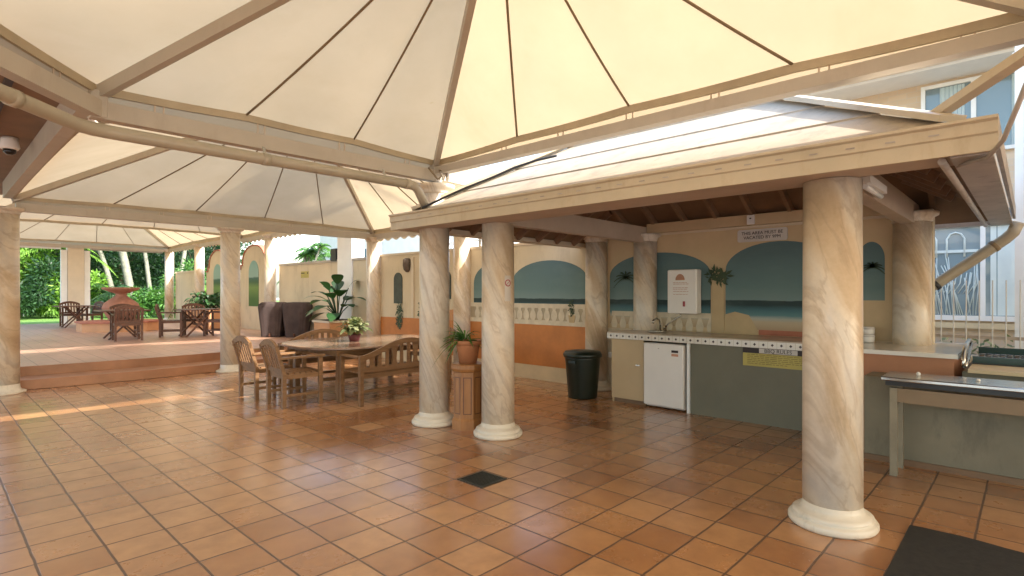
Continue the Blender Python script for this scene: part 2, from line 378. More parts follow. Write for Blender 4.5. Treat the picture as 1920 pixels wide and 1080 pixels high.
# ------------------------------------------------------------------ columns
def column(x, y, z0, z1, label, cap=True, r=.172, group='marbled round columns', flat=False):
    t = thing('round_column', (x, y, z0), label, 'column', group)
    zt = z1 - (.1 if cap else 0)
    MB().lathe([(r, z0 + .13), (r * .995, z0 + (z1 - z0) * .5), (r * .97, zt)], (x, y), 40).build('shaft', 'marbled paint', t)
    MB().lathe([(r * 1.42, z0 + .001), (r * 1.43, z0 + .028), (r * 1.38, z0 + .034), (r * 1.12, z0 + .045), (r * 1.03, z0 + .08), (r * .99, z0 + .155)] if flat else
               [(r * 1.44, z0 + .001), (r * 1.49, z0 + .015), (r * 1.49, z0 + .038), (r * 1.43, z0 + .052), (r * 1.33, z0 + .056), (r * 1.35, z0 + .064), (r * 1.34, z0 + .078), (r * 1.24, z0 + .09), (r * 1.10, z0 + .098), (r * 1.02, z0 + .12), (r * .99, z0 + .155)],
               (x, y), 40).build('base', 'column foot', t)
    if cap:
        MB().lathe([(r * .96, zt), (r * 1.06, zt + .012), (r * 1.02, zt + .03), (r * 1.12, zt + .05), (r * 1.33, zt + .068), (r * 1.36, zt + .1)], (x, y), 40).build('capital', 'marbled paint', t)
    return t
column(4.02, .94, 0, 2.2, 'wide marbled column at right, nearest the black mat, carrying the kitchen roof', False)
column(4.12, 4.07, 0, 2.2, 'marbled column with a small round no-smoking notice on its shaft', False)
column(4.0, 4.97, 0, 2.70, 'marbled column just left of the wooden plant pedestal, rising through the kitchen roof edge')
column(3.99, 11.06, 0, 2.70, 'marbled column at the terrace steps behind the two teak armchairs', flat=True)
column(.83, 11.05, 0, 2.74, 'marbled column at the left edge of the photo beside the steps', flat=True)
column(7.15, 4.07, 0, 2.32, 'marbled column rising from the back of the kitchen counter left of the white water heater')
column(7.13, .92, 0, 2.32, 'marbled column with flared capital behind the white tiled counter end')
column(7.12, 4.90, 0, 2.36, 'marbled column against the mural wall behind the green bin')
column(7.12, 8.0, 0, 2.74, 'marbled column against the wall seen between the two middle columns')
column(7.12, 11.05, 0, 2.74, 'marbled column behind the plant on the teak table, under a tent corner')
column(7.12, 16.6, .3, 3.2, 'pale round column between the plain wall and the arched wall on the terrace')
column(7.12, 22.8, .3, 3.3, 'pale round column beside the leafy planter at the far right of the terrace')
column(7.12, 26.5, .3, 3.3, 'pale corner column at the far right end of the terrace by the palm garden')

# ------------------------------------------------------------------ tents
def tent(name, corners, apex, z, segs, label, bz={}, skip_beam=(), zb=None, valance=(), hem_in=.0):
    cx, cy, cz = apex
    t = thing('tent_canopy', (cx, cy, 0), label, 'canopy', 'cream fabric tents')
    n = len(corners); ap = Vector(apex); zb = zb or z - .135
    def surf(A, B, u, v):
        A, B = Vector((*A, z)), Vector((*B, z)); p = A.lerp(B, u); p.z += .045 * 4 * u * (1 - u) * (1 - v)
        q = p.lerp(ap, v); q.z -= .045 * 4 * u * (1 - u) * 4 * v * (1 - v)
        c = Vector((cx, cy, q.z)); d = (q - c)
        if d.length < .22 and d.length > 1e-6: q = c + d.normalized() * .22
        return q
    fab = MB()
    for i in range(n):
        A, B = corners[i], corners[(i + 1) % n]; sg = segs[i]; K = sg * 6; M = 16
        def bil(u, v):
            q = surf(A, B, u, v); f = (u * sg) % 1; q.z += .03 * 4 * f * (1 - f) * (1 - v) * min(1, v * 6) - .012 * math.sin(PI * f) * max(0, 1 - v * 8); return q
        fab.loft([[bil(k / K, j / M * .97) for k in range(K + 1)] for j in range(M + 1)], closed=False, smooth=True)
    fab.build('fabric', 'tent fabric', t)
    rg = MB().lathe([(.22, cz - .12), (.25, cz - .12), (.25, cz - .02), (.22, cz - .02)], (cx, cy), 24, cap=False); rg.build('crown_ring', 'beam paint', t)
    capm = MB().lathe([(.3, cz - .02), (.2, cz + .12), (.02, cz + .2)], (cx, cy), 24); capm.build('crown_cap', 'tent fabric', t)
    for i in range(n):
        A, B = corners[i], corners[(i + 1) % n]; sg = segs[i]
        pa = surf(A, B, 0, 0); h = MB(); q0 = Vector((*A, z)); q1 = q0.lerp(ap, .95)
        dn = Vector((0, 0, -.06)); h.bar(q0 + dn, q1 + dn, .055, .09); h.build('hip_rafter', 'beam pale', t)
        for k in range(1, sg):
            m = MB(); m.tube([surf(A, B, k / sg, j / 12 * .96) + Vector((0, 0, -.012)) for j in range(13)], .010, 6); m.build('seam_batten', 'batten', t)
        hem = MB(); out_ = Vector((((A[0] + B[0]) / 2 - cx), ((A[1] + B[1]) / 2 - cy), 0)).normalized(); rows = []
        for k in range(49):
            u = k / 48; q = surf(A, B, u, 0); f = (u * sg) % 1; q.z -= .012 * math.sin(PI * f)
            rows.append([q + out_ * .012 + Vector((0, 0, -.062)), q - out_ * .012 + Vector((0, 0, -.062)), q - out_ * .016 + Vector((0, 0, -.004)), q + out_ * .012 + Vector((0, 0, .004))])
        hem.loft(rows, True, True); hem.build('hem_band', 'tube paint', t)
        fl = MB(); fl.loft([[surf(A, B, k / 24, 0) + Vector((0, 0, -.02)) for k in range(25)], [Vector((*A, 0)).lerp(Vector((*B, 0)), k / 24) * 1.0 + Vector((0, 0, z - .11)) + Vector(((cx - (A[0] + B[0]) / 2), (cy - (A[1] + B[1]) / 2), 0)).normalized() * -.075 for k in range(25)]], closed=False)
        if i not in skip_beam: fl.build('hem_flap', 'tent fabric', t)
        if i in valance:
            va = MB(); A3, B3 = Vector((*A, 0)), Vector((*B, 0)); ln = (B3 - A3).length; m_ = int(ln / .05)
            top = [A3.lerp(B3, k / m_) + Vector((0, 0, z - .02)) for k in range(m_ + 1)]
            bot = [A3.lerp(B3, k / m_) + Vector((0, 0, z - .22 - .07 * abs(math.sin(k * .05 / .3 * PI)))) for k in range(m_ + 1)]
            va.loft([top, bot], closed=False); va.build('scalloped_valance', 'tent fabric', t)
        if i in skip_beam: continue
        z_lo, z_hi = bz.get(i, (z - .235, z - .115)); zm = (z_lo + z_hi) / 2; zb = z_hi
        b = MB(); A3, B3 = Vector((*A, zm)), Vector((*B, zm)); d = (B3 - A3).normalized()
        b.bar(A3 + d * .03, B3 - d * .03, .1, z_hi - z_lo); b.build('edge_beam', 'beam pale', t)
        MB().bevbox(A[0] - .056, A[1] - .056, z_lo - .008, A[0] + .056, A[1] + .056, z - .04, .01).build('corner_joint', 'beam pale', t)
        cnt = max(2, int((B3 - A3).length / .7))
        for k in range(cnt):
            for du in (-.03, .03):
                u = (k + .5) / cnt + du / (B3 - A3).length; p = A3.lerp(B3, u); MB().bar(p + Vector((0, 0, z_hi - zm)), surf(A, B, u, 0) + Vector((0, 0, -.05)), .006, .010, up=d).build('beam_bracket', 'beam paint', t)
    return t
tent('near', [(4.0, 4.95), (.87, 4.95), (-1.3, 2.45), (.9, -.1), (4.0, -.1)], (2.45, 2.42, 4.12), 2.99, [3, 3, 3, 3, 4],
     'large cream fabric tent canopy overhead in the foreground', bz={4: (2.82, 2.905), 0: (2.745, 2.872)})
tent('middle', [(7.1, 11.05), (.92, 11.05), (.92, 5.47), (7.1, 5.47)], (4.03, 8.1, 4.5), 2.93, [5, 1, 5, 5], 'cream fabric tent canopy over the teak dining table', valance=(3,), skip_beam=(1, 2), bz={0: (2.70, 2.83)})
tent('far', [(7.1, 18.7), (.92, 18.7), (.92, 11.5), (7.1, 11.5)], (4.03, 15.1, 5.0), 3.35, [5, 1, 5, 5], 'cream fabric tent canopy over the nearer terrace tables', valance=(3,), skip_beam=(0, 1, 2))
tent('last', [(7.1, 26.5), (.92, 26.5), (.92, 18.75), (7.1, 18.75)], (4.03, 22.8, 5.0), 3.42, [5, 1, 5, 5], 'cream fabric tent canopy at the garden end of the terrace', valance=(3,), skip_beam=(1, 2))

tent('rear_sun_block', [(8.8, -.16), (-2.5, -.16), (-2.5, -7.6), (8.8, -7.6)], (3.2, -3.9, 4.7), 2.97, [8, 5, 8, 5], 'unseen fabric canopy added behind the camera to block direct sun', skip_beam=(0,))  # out-of-view canopy, added to keep direct sun off the near floor
t = thing('beam_clamp', (3.98, 4.9, 2.7), 'cluster of bolts and twisted cable on top of the column where tent beams meet', 'clamp')
MB().bevbox(3.93, 4.82, 2.702, 4.08, 5.04, 2.72, .004).build('base_plate', 'steel', t)
r_ = random.Random(3)
for k in range(5):
    x_, y_ = 3.93 + .03 * k, 4.80 - .012 * (k % 2); MB().tube([(x_, y_, 2.74), (x_, y_ - .03, 2.80), (x_ + .01, y_ + .02, 2.86)], .008, 6).build('clamp_bolt', 'gutter paint', t)
MB().tube([(3.80, 4.83, 2.86), (3.84, 4.80, 2.80), (3.90, 4.79, 2.74), (3.95, 4.78, 2.78), (3.93, 4.80, 2.84), (3.99, 4.78, 2.86), (4.04, 4.79, 2.76)], .010, 6).build('cable_loop', 'batten', t)
# verandah soffit and its side beam at the left
t = thing('verandah_ceiling', (-1.6, 8.3, 0), 'dark brown boarded verandah ceiling with a pale side beam at upper left', 'ceiling')
MB().prism([(.90, 5.1), (.90, 12.4), (-6, 12.4), (-6, 2.5), (-1.60, 2.5), (.72, 5.1)], 3.102, 3.22, 'z').build('ceiling_board', 'ceiling dark', t)
MB().box(.80, 5.03, 2.87, .90, 10.95, 3.10).build('side_beam', 'beam pale', t)
MB().box(.42, 5.35, 3.07, .47, 12.3, 3.098).build('joint_strip', 'ink dark', t)
t = thing('security_camera', (.62, 7.75, 3.1), 'small white dome security camera under the dark ceiling at far left', 'camera')
MB().lathe([(.07, 3.098), (.075, 3.05), (.085, 3.0), (.07, 2.975)], (.62, 7.75), 24).build('housing', 'white paint', t)
MB().lathe([(.055, 2.976), (.05, 2.94), (.02, 2.92)], (.62, 7.75), 20).build('lens_dome', 'lens black', t)

# stormwater pipe under the near beam
t = thing('drain_pipe', (2.2, 4.75, 2.62), 'long cream plastic pipe slung below the tent beams towards the kitchen roof', 'pipe')
MB().tube([(-.25, 3.6, 2.62), (.3, 4.25, 2.62), (.70, 4.68, 2.62), (.80, 4.735, 2.62), (.92, 4.75, 2.62), (2.2, 4.75, 2.62), (3.50, 4.75, 2.62)], .048, 14).build('main_pipe', 'pipe pvc', t)
MB().tube([(3.48, 4.75, 2.62), (3.56, 4.752, 2.61), (3.61, 4.755, 2.57), (3.72, 4.76, 2.40)], .048, 14).build('elbow', 'pipe pvc', t)
for p in ((.36, 4.32), (2.0, 4.75), (3.46, 4.75)):
    d = Vector((1, 0, 0)) if p[0] > .9 else Vector((.7, .71, 0)); a = Vector((*p, 2.62))
    MB().tube([a - d * .03, a + d * .03], .053, 14).build('pipe_collar', 'pipe pvc', t)
for xx in (2.0, 3.2): MB().bar((xx, 4.80, 2.735), (xx, 4.76, 2.65), .025, .004, up=(0, 1, 0)).build('pipe_strap', 'steel', t)

# ------------------------------------------------------------------ kitchen roof
kx0, kx1, ky0, ky1 = 3.62, 7.62, .15, 5.25
t = thing('kitchen_roof', (5.6, 2.7, 2.2), 'low hipped tiled roof with cream fascia over the outdoor kitchen', 'roof')
SL = .60
def roofshell(z0, inset0, w, step, n, half):
    rings = []
    for k in range(n):
        a = inset0 + k * w; b_ = min(inset0 + (k + 1) * w, half)
        z = z0 + k * w * SL
        for i, zz in ((a, z + step), (b_, z + (b_ - a) * SL)):
            rings.append([(kx0 + i, ky0 + i, zz), (kx1 - i, ky0 + i, zz), (kx1 - i, ky1 - i, zz), (kx0 + i, ky1 - i, zz)])
        if b_ >= half: break
    return rings
MB().loft(roofshell(2.37, .14, .42, .013, 8, 1.99), False, True).build('roof_tiles', 'roof tile', t)
MB().loft(roofshell(2.232, .025, .9825, 0, 2, 1.99), False, True).build('ceiling_lining', 'ceiling dark', t)
def rail(name, a, b, w, h, mat): return MB().bar(a, b, w, h).build(name, mat, t)
# fascia boards (front has two lips and a row of small slots)
f = MB(); f.prism([(kx0, 2.19), (kx0 + .02, 2.19), (kx0 + .02, 2.36), (kx0 - .03, 2.36), (kx0 - .03, 2.345), (kx0 - .012, 2.335), (kx0 - .012, 2.28), (kx0, 2.272)], ky0 - .03, ky1 + .03, 'y')
ff = f.build('front_fascia', 'fascia paint', t)
sl = MB()
k = 0; y = ky0 + .2
while y < ky1 - .2:
    sl.box(kx0 - .0165, y, 2.300, kx0 - .0125, y + .045, 2.308); y += .19; k += 1
sl.build('slot_row', 'gutter paint', ff)
MB().box(kx0 + .02, ky1, 2.19, kx1, ky1 + .022, 2.36).build('side_fascia', 'fascia paint', t)
MB().box(kx0 + .022, ky0 - .03, 2.24, kx1 + .03, ky0 - .008, 2.37).build('side_fascia', 'gutter paint', t)
g = MB(); g.box(kx0 + .05, ky0 - .008, 2.185, kx1, ky0 + .16, 2.20); g.tube([(kx0 + .1, ky0 + .20, 2.185), (kx1 - .05, ky0 + .20, 2.185)], .02, 8); g.build('box_gutter', 'gutter paint', t)
MB().box(kx1, ky0, 2.19, kx1 + .02, ky1, 2.36).build('back_fascia', 'gutter paint', t)
MB().box(kx0 + .022, ky0 + .005, 2.203, kx0 + .36, ky1 - .005, 2.235).build('soffit_board', 'soffit paint', t)
MB().box(kx0 + .40, ky1 - .10, 2.20, 7.2, ky1 - .002, 2.26).build('eave_trim', 'cream trim', t)
for yy in (.94, 4.07): MB().box(kx0 + .37, yy - .06, 2.202, kx1 - .05, yy + .06, 2.42).build('roof_beam', 'soffit paint', t)
MB().box(3.985, 1.01, 2.203, 4.10, 4.0, 2.40).build('roof_beam', 'soffit paint', t)
MB().box(7.06, 1.01, 2.33, 7.16, 4.0, 2.46).build('roof_beam', 'kitchen wall', t)
# rafters
def rafter(a, b): MB().bar(a, b, .045, .09).build('rafter', 'rafter wood', t)
zl = lambda i: 2.30 + (i - .14) * SL - .05
yy = .75
while yy < 4.9:
    lim = min(1.95, yy - ky0, ky1 - yy)
    rafter((kx0 + .4, yy, zl(.4)), (kx0 + lim, yy, zl(lim))); rafter((kx1 - .4, yy, zl(.4)), (kx1 - lim, yy, zl(lim))); yy += .45
xx = 4.3
while xx < 7.2:
    lim = min(1.95, xx - kx0, kx1 - xx)
    rafter((xx, ky0 + .4, zl(.4)), (xx, ky0 + lim, zl(lim))); rafter((xx, ky1 - .12, zl(.12)), (xx, ky1 - lim, zl(lim))); xx += .42
for sx, sy in ((1, 1), (1, -1), (-1, 1), (-1, -1)):
    a = Vector((kx0 if sx > 0 else kx1, ky0 if sy > 0 else ky1, 0)); D_ = Vector((sx, sy, 0))
    p0 = a + D_ * .16; p1 = a + D_ * 1.98
    MB().bar(p0 + Vector((0, 0, 2.42)), p1 + Vector((0, 0, 2.40 + 1.85 * SL)), .15, .035).build('hip_capping', 'fascia paint', t)
# diagonal box flashing rising off the near corner towards the tent
t = thing('box_gutter_arm', (3.95, .45, 2.4), 'beige box gutter arm rising from the kitchen roof corner at upper right', 'gutter')
MB().bar((4.05, .46, 2.49), (3.45, -.12, 2.66), .07, .045).build('arm', 'fascia paint', t)
MB().box(4.0, .40, 2.43, 4.12, .52, 2.53).build('arm_bracket', 'fascia paint', t)
t = thing('downpipe', (7.65, .1, 2.2), 'grey slanting downpipe from the gutter corner to the column behind the counter', 'pipe')
MB().tube([(7.60, .10, 2.2), (7.62, .14, 2.10), (7.66, .20, 2.04), (7.55, .78, 1.56), (7.50, .90, 1.52), (7.44, .98, 1.50)], .055, 14).build('pipe', 'pipe pvc', t)
MB().tube([(7.652, .27, 1.983), (7.647, .30, 1.958)], .062, 14).build('pipe_clip', 'batten', t)
MB().tube([(7.56, .75, 1.585), (7.55, .78, 1.56)], .062, 14).build('pipe_clip', 'black metal', t)
cu = [(3.30, -.02, 2.52), (3.32, .0, 2.46), (3.42, .05, 2.33), (3.56, .10, 2.22), (3.66, .16, 2.165), (3.80, .25, 2.175), (3.95, .3, 2.19)]
tag(MB().tube(cu, .011, 8).build('hose', 'gutter paint'), 'thin grey hose curving round the right hand corner of the kitchen roof', 'hose')
cb = [(3.63, 4.72, 2.385), (3.80, 4.55, 2.50), (3.95, 4.38, 2.60), (4.1, 4.12, 2.70), (4.25, 3.95, 2.80), (4.3, 3.7, 2.84), (4.32, 3.45, 2.85)]
tag(MB().tube(cb, .012, 8).build('cable', 'black metal'), 'black cable lying up the left hip of the kitchen roof', 'cable')
t = thing('batten_light', (4.7, .84, 2.2), 'white fluorescent batten light under the kitchen roof beside the right column', 'lamp')
MB().box(4.40, .80, 2.235, 5.0, .878, 2.29).build('housing', 'white paint', t)
MB().tube([(4.42, .835, 2.215), (4.98, .835, 2.215)], .019, 10).build('tube', 'tube light', t)

# ------------------------------------------------------------------ mural wall and boundary walls
WX = 7.2
t = thing('mural_wall', (WX, 4, 0), 'long wall painted with arched sea views over a white balustrade and orange band', 'wall')
MB().box(WX, .75, 0, WX + .16, 10.9, 2.31).build('wall_body', 'cream wall', t)
MB().box(WX - .02, .75, 2.311, WX + .18, 10.9, 2.36).build('wall_cap', 'cream trim', t)
MB().box(WX - .006, 1.02, .953, WX - .001, 4.74, 2.30).build('kitchen_wall_paint', 'kitchen wall', t)
MB().box(WX - .012, 4.78, .245, WX - .001, 10.88, .94).build('orange_band', 'orange band', t)
MB().box(WX - .02, 4.78, .002, WX - .001, 10.88, .243).build('skirting', 'skirting cream', t)
def archpoly(y0, y1, zb, zs, zt, n=20, p=2.0):
    c = (y0 + y1) / 2; h = (y1 - y0) / 2
    pts = [(y0, zb), (y1, zb), (y1, zs)]
    for k in range(1, n):
        a = PI * k / n; pts.append((c + h * math.cos(a), zs + (zt - zs) * math.sin(a) ** (2 / p)))
    pts.append((y0, zs)); return pts
AR = [(5.10, 6.75, 1.26, 1.66, 2.03), (6.90, 7.75, 1.26, 1.66, 2.0), (3.12, 4.70, 1.02, 1.74, 2.06), (1.62, 2.92, 1.02, 1.78, 2.12), (1.17, 1.42, 1.40, 1.86, 2.05)]
for i, (a, b_, zb, zs, zt) in enumerate(AR):
    d = .010 if i != 9 else .0
    MB().prism(archpoly(a, b_, zb, zs, zt), WX - .010, WX - .003).build('painted_arch', 'mural seascape', t)
# painted balustrade of the seaward terrace (a row of pale balusters between rails)
bl = MB(); bl.box(WX - .014, 4.78, 1.225, WX - .002, 7.85, 1.30); bl.box(WX - .014, 4.78, .941, WX - .002, 7.85, 1.02)
bl.box(WX - .014, 3.02, 1.14, WX - .011, 4.66, 1.21)
y = 4.86
while y < 7.8:
    bl.prism([(y - .035 , 1.02), (y + .035, 1.02), (y + .06, 1.06), (y + .066, 1.11), (y + .05, 1.16), (y + .03, 1.19), (y + .04, 1.225), (y - .04, 1.225), (y - .03, 1.19), (y - .05, 1.16), (y - .066, 1.11), (y - .06, 1.06)], WX - .012, WX - .004); y += .155
y = 3.12
while y < 4.7:
    bl.prism([(y - .04, .96), (y + .04, .96), (y + .055, 1.03), (y + .02, 1.14), (y - .02, 1.14), (y - .055, 1.03)], WX - .0125, WX - .0105); y += .15
bl.build('painted_balustrade', 'painted stone', t)
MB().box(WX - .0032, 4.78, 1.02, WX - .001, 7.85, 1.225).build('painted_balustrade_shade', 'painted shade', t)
pc = MB(); pc.prism([(2.93, .955), (3.11, .955), (3.10, 1.62), (2.94, 1.62)], WX - .02, WX - .012); pc.prism([(2.3, .955), (2.93, .955), (2.93, 1.2), (2.80, 1.24), (2.62, 1.2), (2.5, .99)], WX - .0135, WX - .0115)
pc.build('painted_pillar', 'painted mural tan', t)
MB().prism([(1.62, 1.02), (2.5, 1.02), (2.5, .956), (1.62, .956)], WX - .0145, WX - .011).build('painted_path', 'terracotta cap', t)
def painted_plant(cy, cz, ry, rz, n, name='painted_plant', x=WX, leaf=.10, seed=1):
    r_ = random.Random(seed); m = MB()
    for _ in range(n):
        a = r_.uniform(0, 2 * PI); q = r_.random() ** .5
        y_, z_ = cy + ry * q * math.cos(a), cz + rz * q * math.sin(a); d = r_.uniform(0, 2 * PI); l = leaf * r_.uniform(.6, 1.2)
        xo = x - .0215 - r_.random() * .003
        m.add([(xo, y_, z_), (xo, y_ + l * .5 * math.cos(d + .35), z_ + l * .5 * math.sin(d + .35)), (xo, y_ + l * math.cos(d), z_ + l * math.sin(d)), (xo, y_ + l * .5 * math.cos(d - .35), z_ + l * .5 * math.sin(d - .35))], [(0, 1, 2, 3)])
    return m.build(name, 'painted green', t)
painted_plant(3.02, 1.70, .12, .07, 70, seed=2); painted_plant(5.42, 1.24, .045, .12, 60, leaf=.05, seed=3)
MB().prism([(5.37, 1.0), (5.47, 1.0), (5.49, 1.12), (5.35, 1.12)], WX - .020, WX - .015).build('painted_pot', 'painted mural tan', t)
# painted palm fronds inside the arches beside the counter
def painted_palm(cy, cz, l, seed):
    r_ = random.Random(seed); m = MB()
    for k in range(9):
        a = PI * (k / 8) * 1.1 - .15; pts = [(cy + l * s * math.cos(a), cz + l * (s * math.sin(a) - .6 * s * s)) for s in (0, .33, .66, 1)]
        for q in range(3):
            for s in range(4):
                u = (q + s / 4) / 3; y_ = cy + l * u * math.cos(a); z_ = cz + l * (u * math.sin(a) - .6 * u * u); w = l * .25 * (1 - u * .6)
                for sg in (-1, 1):
                    m.add([(WX - .0118, y_, z_), (WX - .0118, y_ + sg * w * .4, z_ - w * .8), (WX - .0118, y_ + sg * w * .55, z_ - w), (WX - .0118, y_ + .012, z_ - .004)], [(0, 1, 2, 3)])
    m.build('painted_palm', 'painted green', t)
painted_palm(4.42, 1.72, .22, 5); painted_palm(1.28, 1.78, .12, 6)
# painted courtyard further along: dark windows, topiary, wall masks
for a, b_, zb, zs, zt in ((10.05, 10.36, 1.25, 1.78, 1.93), (8.42, 8.72, 1.36, 1.80, 1.93)):
    MB().prism(archpoly(a, b_, zb, zs, zt), WX - .016, WX - .003).build('painted_window', 'painted window', t)
painted_plant(10.15, .98, .10, .26, 130, leaf=.09, seed=8); painted_plant(9.35, 1.1, .05, .20, 60, leaf=.12, seed=9); painted_plant(9.25, 1.45, .05, .28, 30, leaf=.07, seed=12)
MB().prism([(8.3, .942), (9.15, .942), (9.0, 1.06), (8.6, 1.13), (8.3, 1.16)], WX - .016, WX - .003).build('painted_mound', 'painted orange', t)
for yy in (9.62, 8.92): MB().box(WX - .03, yy, .95, WX - .002, yy + .09, 2.25).build('pilaster', 'cream trim', t)
MB().lathe([(.03, 1.93), (.08, 1.98), (.10, 2.08), (.095, 2.2), (.05, 2.23)], (WX - .02, 9.85), 16, ry=1).build('wall_basket', 'basket brown', t)

def wallseg(y0, y1, z0, zt, label, capmat='grey cap', x=7.3):
    t = thing('boundary_wall', (x, (y0 + y1) / 2, z0), label, 'wall', 'terrace boundary walls')
    MB().box(x, y0, z0, x + .16, y1, zt).build('wall_body', 'cream wall', t)
    MB().box(x - .03, y0, zt + .001, x + .19, y1, zt + .06).build('wall_cap', capmat, t); return t
tw = wallseg(11.15, 16.4, 0, 2.28, 'plain cream boundary wall behind the brown covered seats, with a small notice')
nb = MB().box(7.292, 14.55, 1.90, 7.2985, 15.0, 2.08).build('notice', 'yellow notice', tw); nb['label'] = 'small pale notice board'
nn = MB(); nn.box(7.288, 14.78, 2.02, 7.2915, 14.98, 2.045); nn.box(7.288, 14.58, 2.01, 7.2915, 14.63, 2.05); nn.build('notice_text', 'ink dark', nb)
wallseg(23.6, 26.3, .3, 2.3, 'low plain cream wall at the far end of the terrace, in front of the garden palms', 'cream trim')
def archwall(y0, y1, label):
    t = thing('arched_wall', (7.3, (y0 + y1) / 2, .3), label, 'wall', 'arched walls with painted panels')
    c = (y0 + y1) / 2; h = (y1 - y0) * .36; prof = [(y0, .3), (y1, .3), (y1, 2.25), (c + h * 1.15, 2.25), (c + h * 1.15, 2.38), (c + h, 2.38)]
    arc = []
    for k in range(1, 16):
        a = PI * k / 16; arc.append((c + h * math.cos(a), 2.38 + .62 * math.sin(a) ** .8 ))
    prof += arc + [(c - h, 2.38), (c - h * 1.15, 2.38), (c - h * 1.15, 2.25), (y0, 2.25)]
    MB().prism(prof, 7.3, 7.46).build('wall_body', 'cream wall', t)
    top = prof[2:]; cap = MB()
    for a, b_ in zip(top[:-1], top[1:]):
        cap.bar((7.38, a[0], a[1] + .02), (7.38, b_[0], b_[1] + .02), .21, .045, up=(1, 0, 0)) if False else cap.bar((7.38, a[0], a[1] + .02), (7.38, b_[0], b_[1] + .02), .22, .04, up=(0, .01, 1))
    cap.build('terracotta_edging', 'terracotta cap', t)
    MB().prism(archpoly(c - .38, c + .38, 1.05, 2.12, 2.52), 7.288, 7.298).build('painted_panel', 'mural lawn view', t)
archwall(17.0, 19.5, 'arched cream wall with tall green painted panel, right of the terrace step column')
archwall(20.3, 22.6, 'farther arched cream wall with painted panel, beyond the column by the armchairs')
# tall white wall pier
t = thing('wall_pier', (7.3, 12.6, 0), 'tall white square pier standing in the boundary wall behind the big-leaf plant', 'pillar')
MB().bevbox(7.26, 12.25, 0, 7.62, 12.95, 3.0, .01).build('pier_body', 'white paint', t)
MB().box(7.24, 12.99, 2.3, 7.36, 13.25, 2.62).build('wall_speaker', 'black metal', t)

# piers of the garden opening with blind guides
def pier(x, w, label):
    t = thing('garden_pier', (x, 26.7, .3), label, 'pillar', 'piers of the garden opening')
    MB().bevbox(x - w / 2, 26.5, .3, x + w / 2, 26.9, 3.3, .01).build('pier_body', 'cream trim', t)
    for s_ in (-1, 1):
        MB().box(x + s_ * (w / 2 + .1) - .09, 26.55, .3, x + s_ * (w / 2 + .1) + .09, 26.75, 3.1).build('blind_guide', 'white paint', t)
pier(4.0, .50, 'square cream pier with white side strips in the middle of the garden opening')
pier(.45, .50, 'square cream pier at the left end of the garden opening')
t = thing('blind_box', (4, 26.6, 3.1), 'long grey rolled blind housing across the top of the garden opening', 'blind')
MB().box(4.46, 26.56, 3.14, 6.9, 26.70, 3.26).build('right_roll', 'gutter paint', t); MB().box(.9, 26.56, 3.12, 3.56, 26.70, 3.34).build('left_roll', 'white paint', t)

# ------------------------------------------------------------------ kitchen counter
CX = 6.45
t = thing('kitchen_counter', (6.8, 2.7, 0), 'long kitchen counter with tiled edge, cream cupboard and grey-green front under the mural', 'counter')
MB().box(CX - .03, 1.36, .865, WX - .025, 4.23, .94).build('counter_core', 'benchtop', t)
MB().box(CX - .035, 1.36, .941, WX - .022, 4.235, .953).build('benchtop', 'benchtop', t)
e = MB().box(CX - .040, 1.36, .868, CX - .032, 4.235, .9405).build('tiled_edge', 'white tile', t)
dm = MB(); y = 1.42
while y < 4.2:
    dm.prism([(y - .016, .905), (y, .888), (y + .016, .905), (y, .922)], CX - .0425, CX - .0402); y += .095
dm.build('diamond_inlay', 'dark diamond', e)
gm = MB(); y = 1.4675
while y < 4.2: gm.box(CX - .0415, y - .0015, .868, CX - .0402, y + .0015, .94); y += .095
gm.build('tile_joint', 'painted shade', e)
MB().box(CX + .02, 3.71, .06, CX + .04, 4.20, .862).build('cupboard_door', 'cupboard cream', t)
MB().box(CX + .042, 4.18, .0, WX - .03, 4.20, .862).build('end_panel', 'cupboard cream', t)
MB().box(CX + .005, 3.76, .52, CX + .018, 3.82, .535).build('door_handle', 'steel', t)
MB().box(CX + .06, 3.7, .0, CX + .08, 4.18, .058).build('kickboard', 'ceiling dark', t)
MB().box(CX + .0, 3.065, .0, CX + .5, 3.10, .862).build('divider_panel', 'white paint', t)
MB().box(CX + .02, 1.36, .0, CX + .04, 3.06, .862).build('front_panel', 'grey panel', t)
t = thing('bar_fridge', (6.7, 3.4, 0), 'white bar fridge standing under the left part of the kitchen counter', 'fridge')
MB().bevbox(CX + .03, 3.14, .02, CX + .5, 3.68, .835, .008).build('body', 'white enamel', t)
d_ = MB().bevbox(CX - .03, 3.135, .04, CX + .026, 3.685, .84, .012).build('door', 'white enamel', t)
MB().box(CX - .033, 3.20, .735, CX - .0305, 3.29, .765).build('badge', 'ink dark', d_)
MB().box(CX - .033, 3.20, .69, CX - .0305, 3.29, .72).build('sticker', 'ink orange', d_)
MB().box(CX - .033, 3.46, .77, CX - .0305, 3.475, .78).build('logo_dot', 'gutter paint', d_)
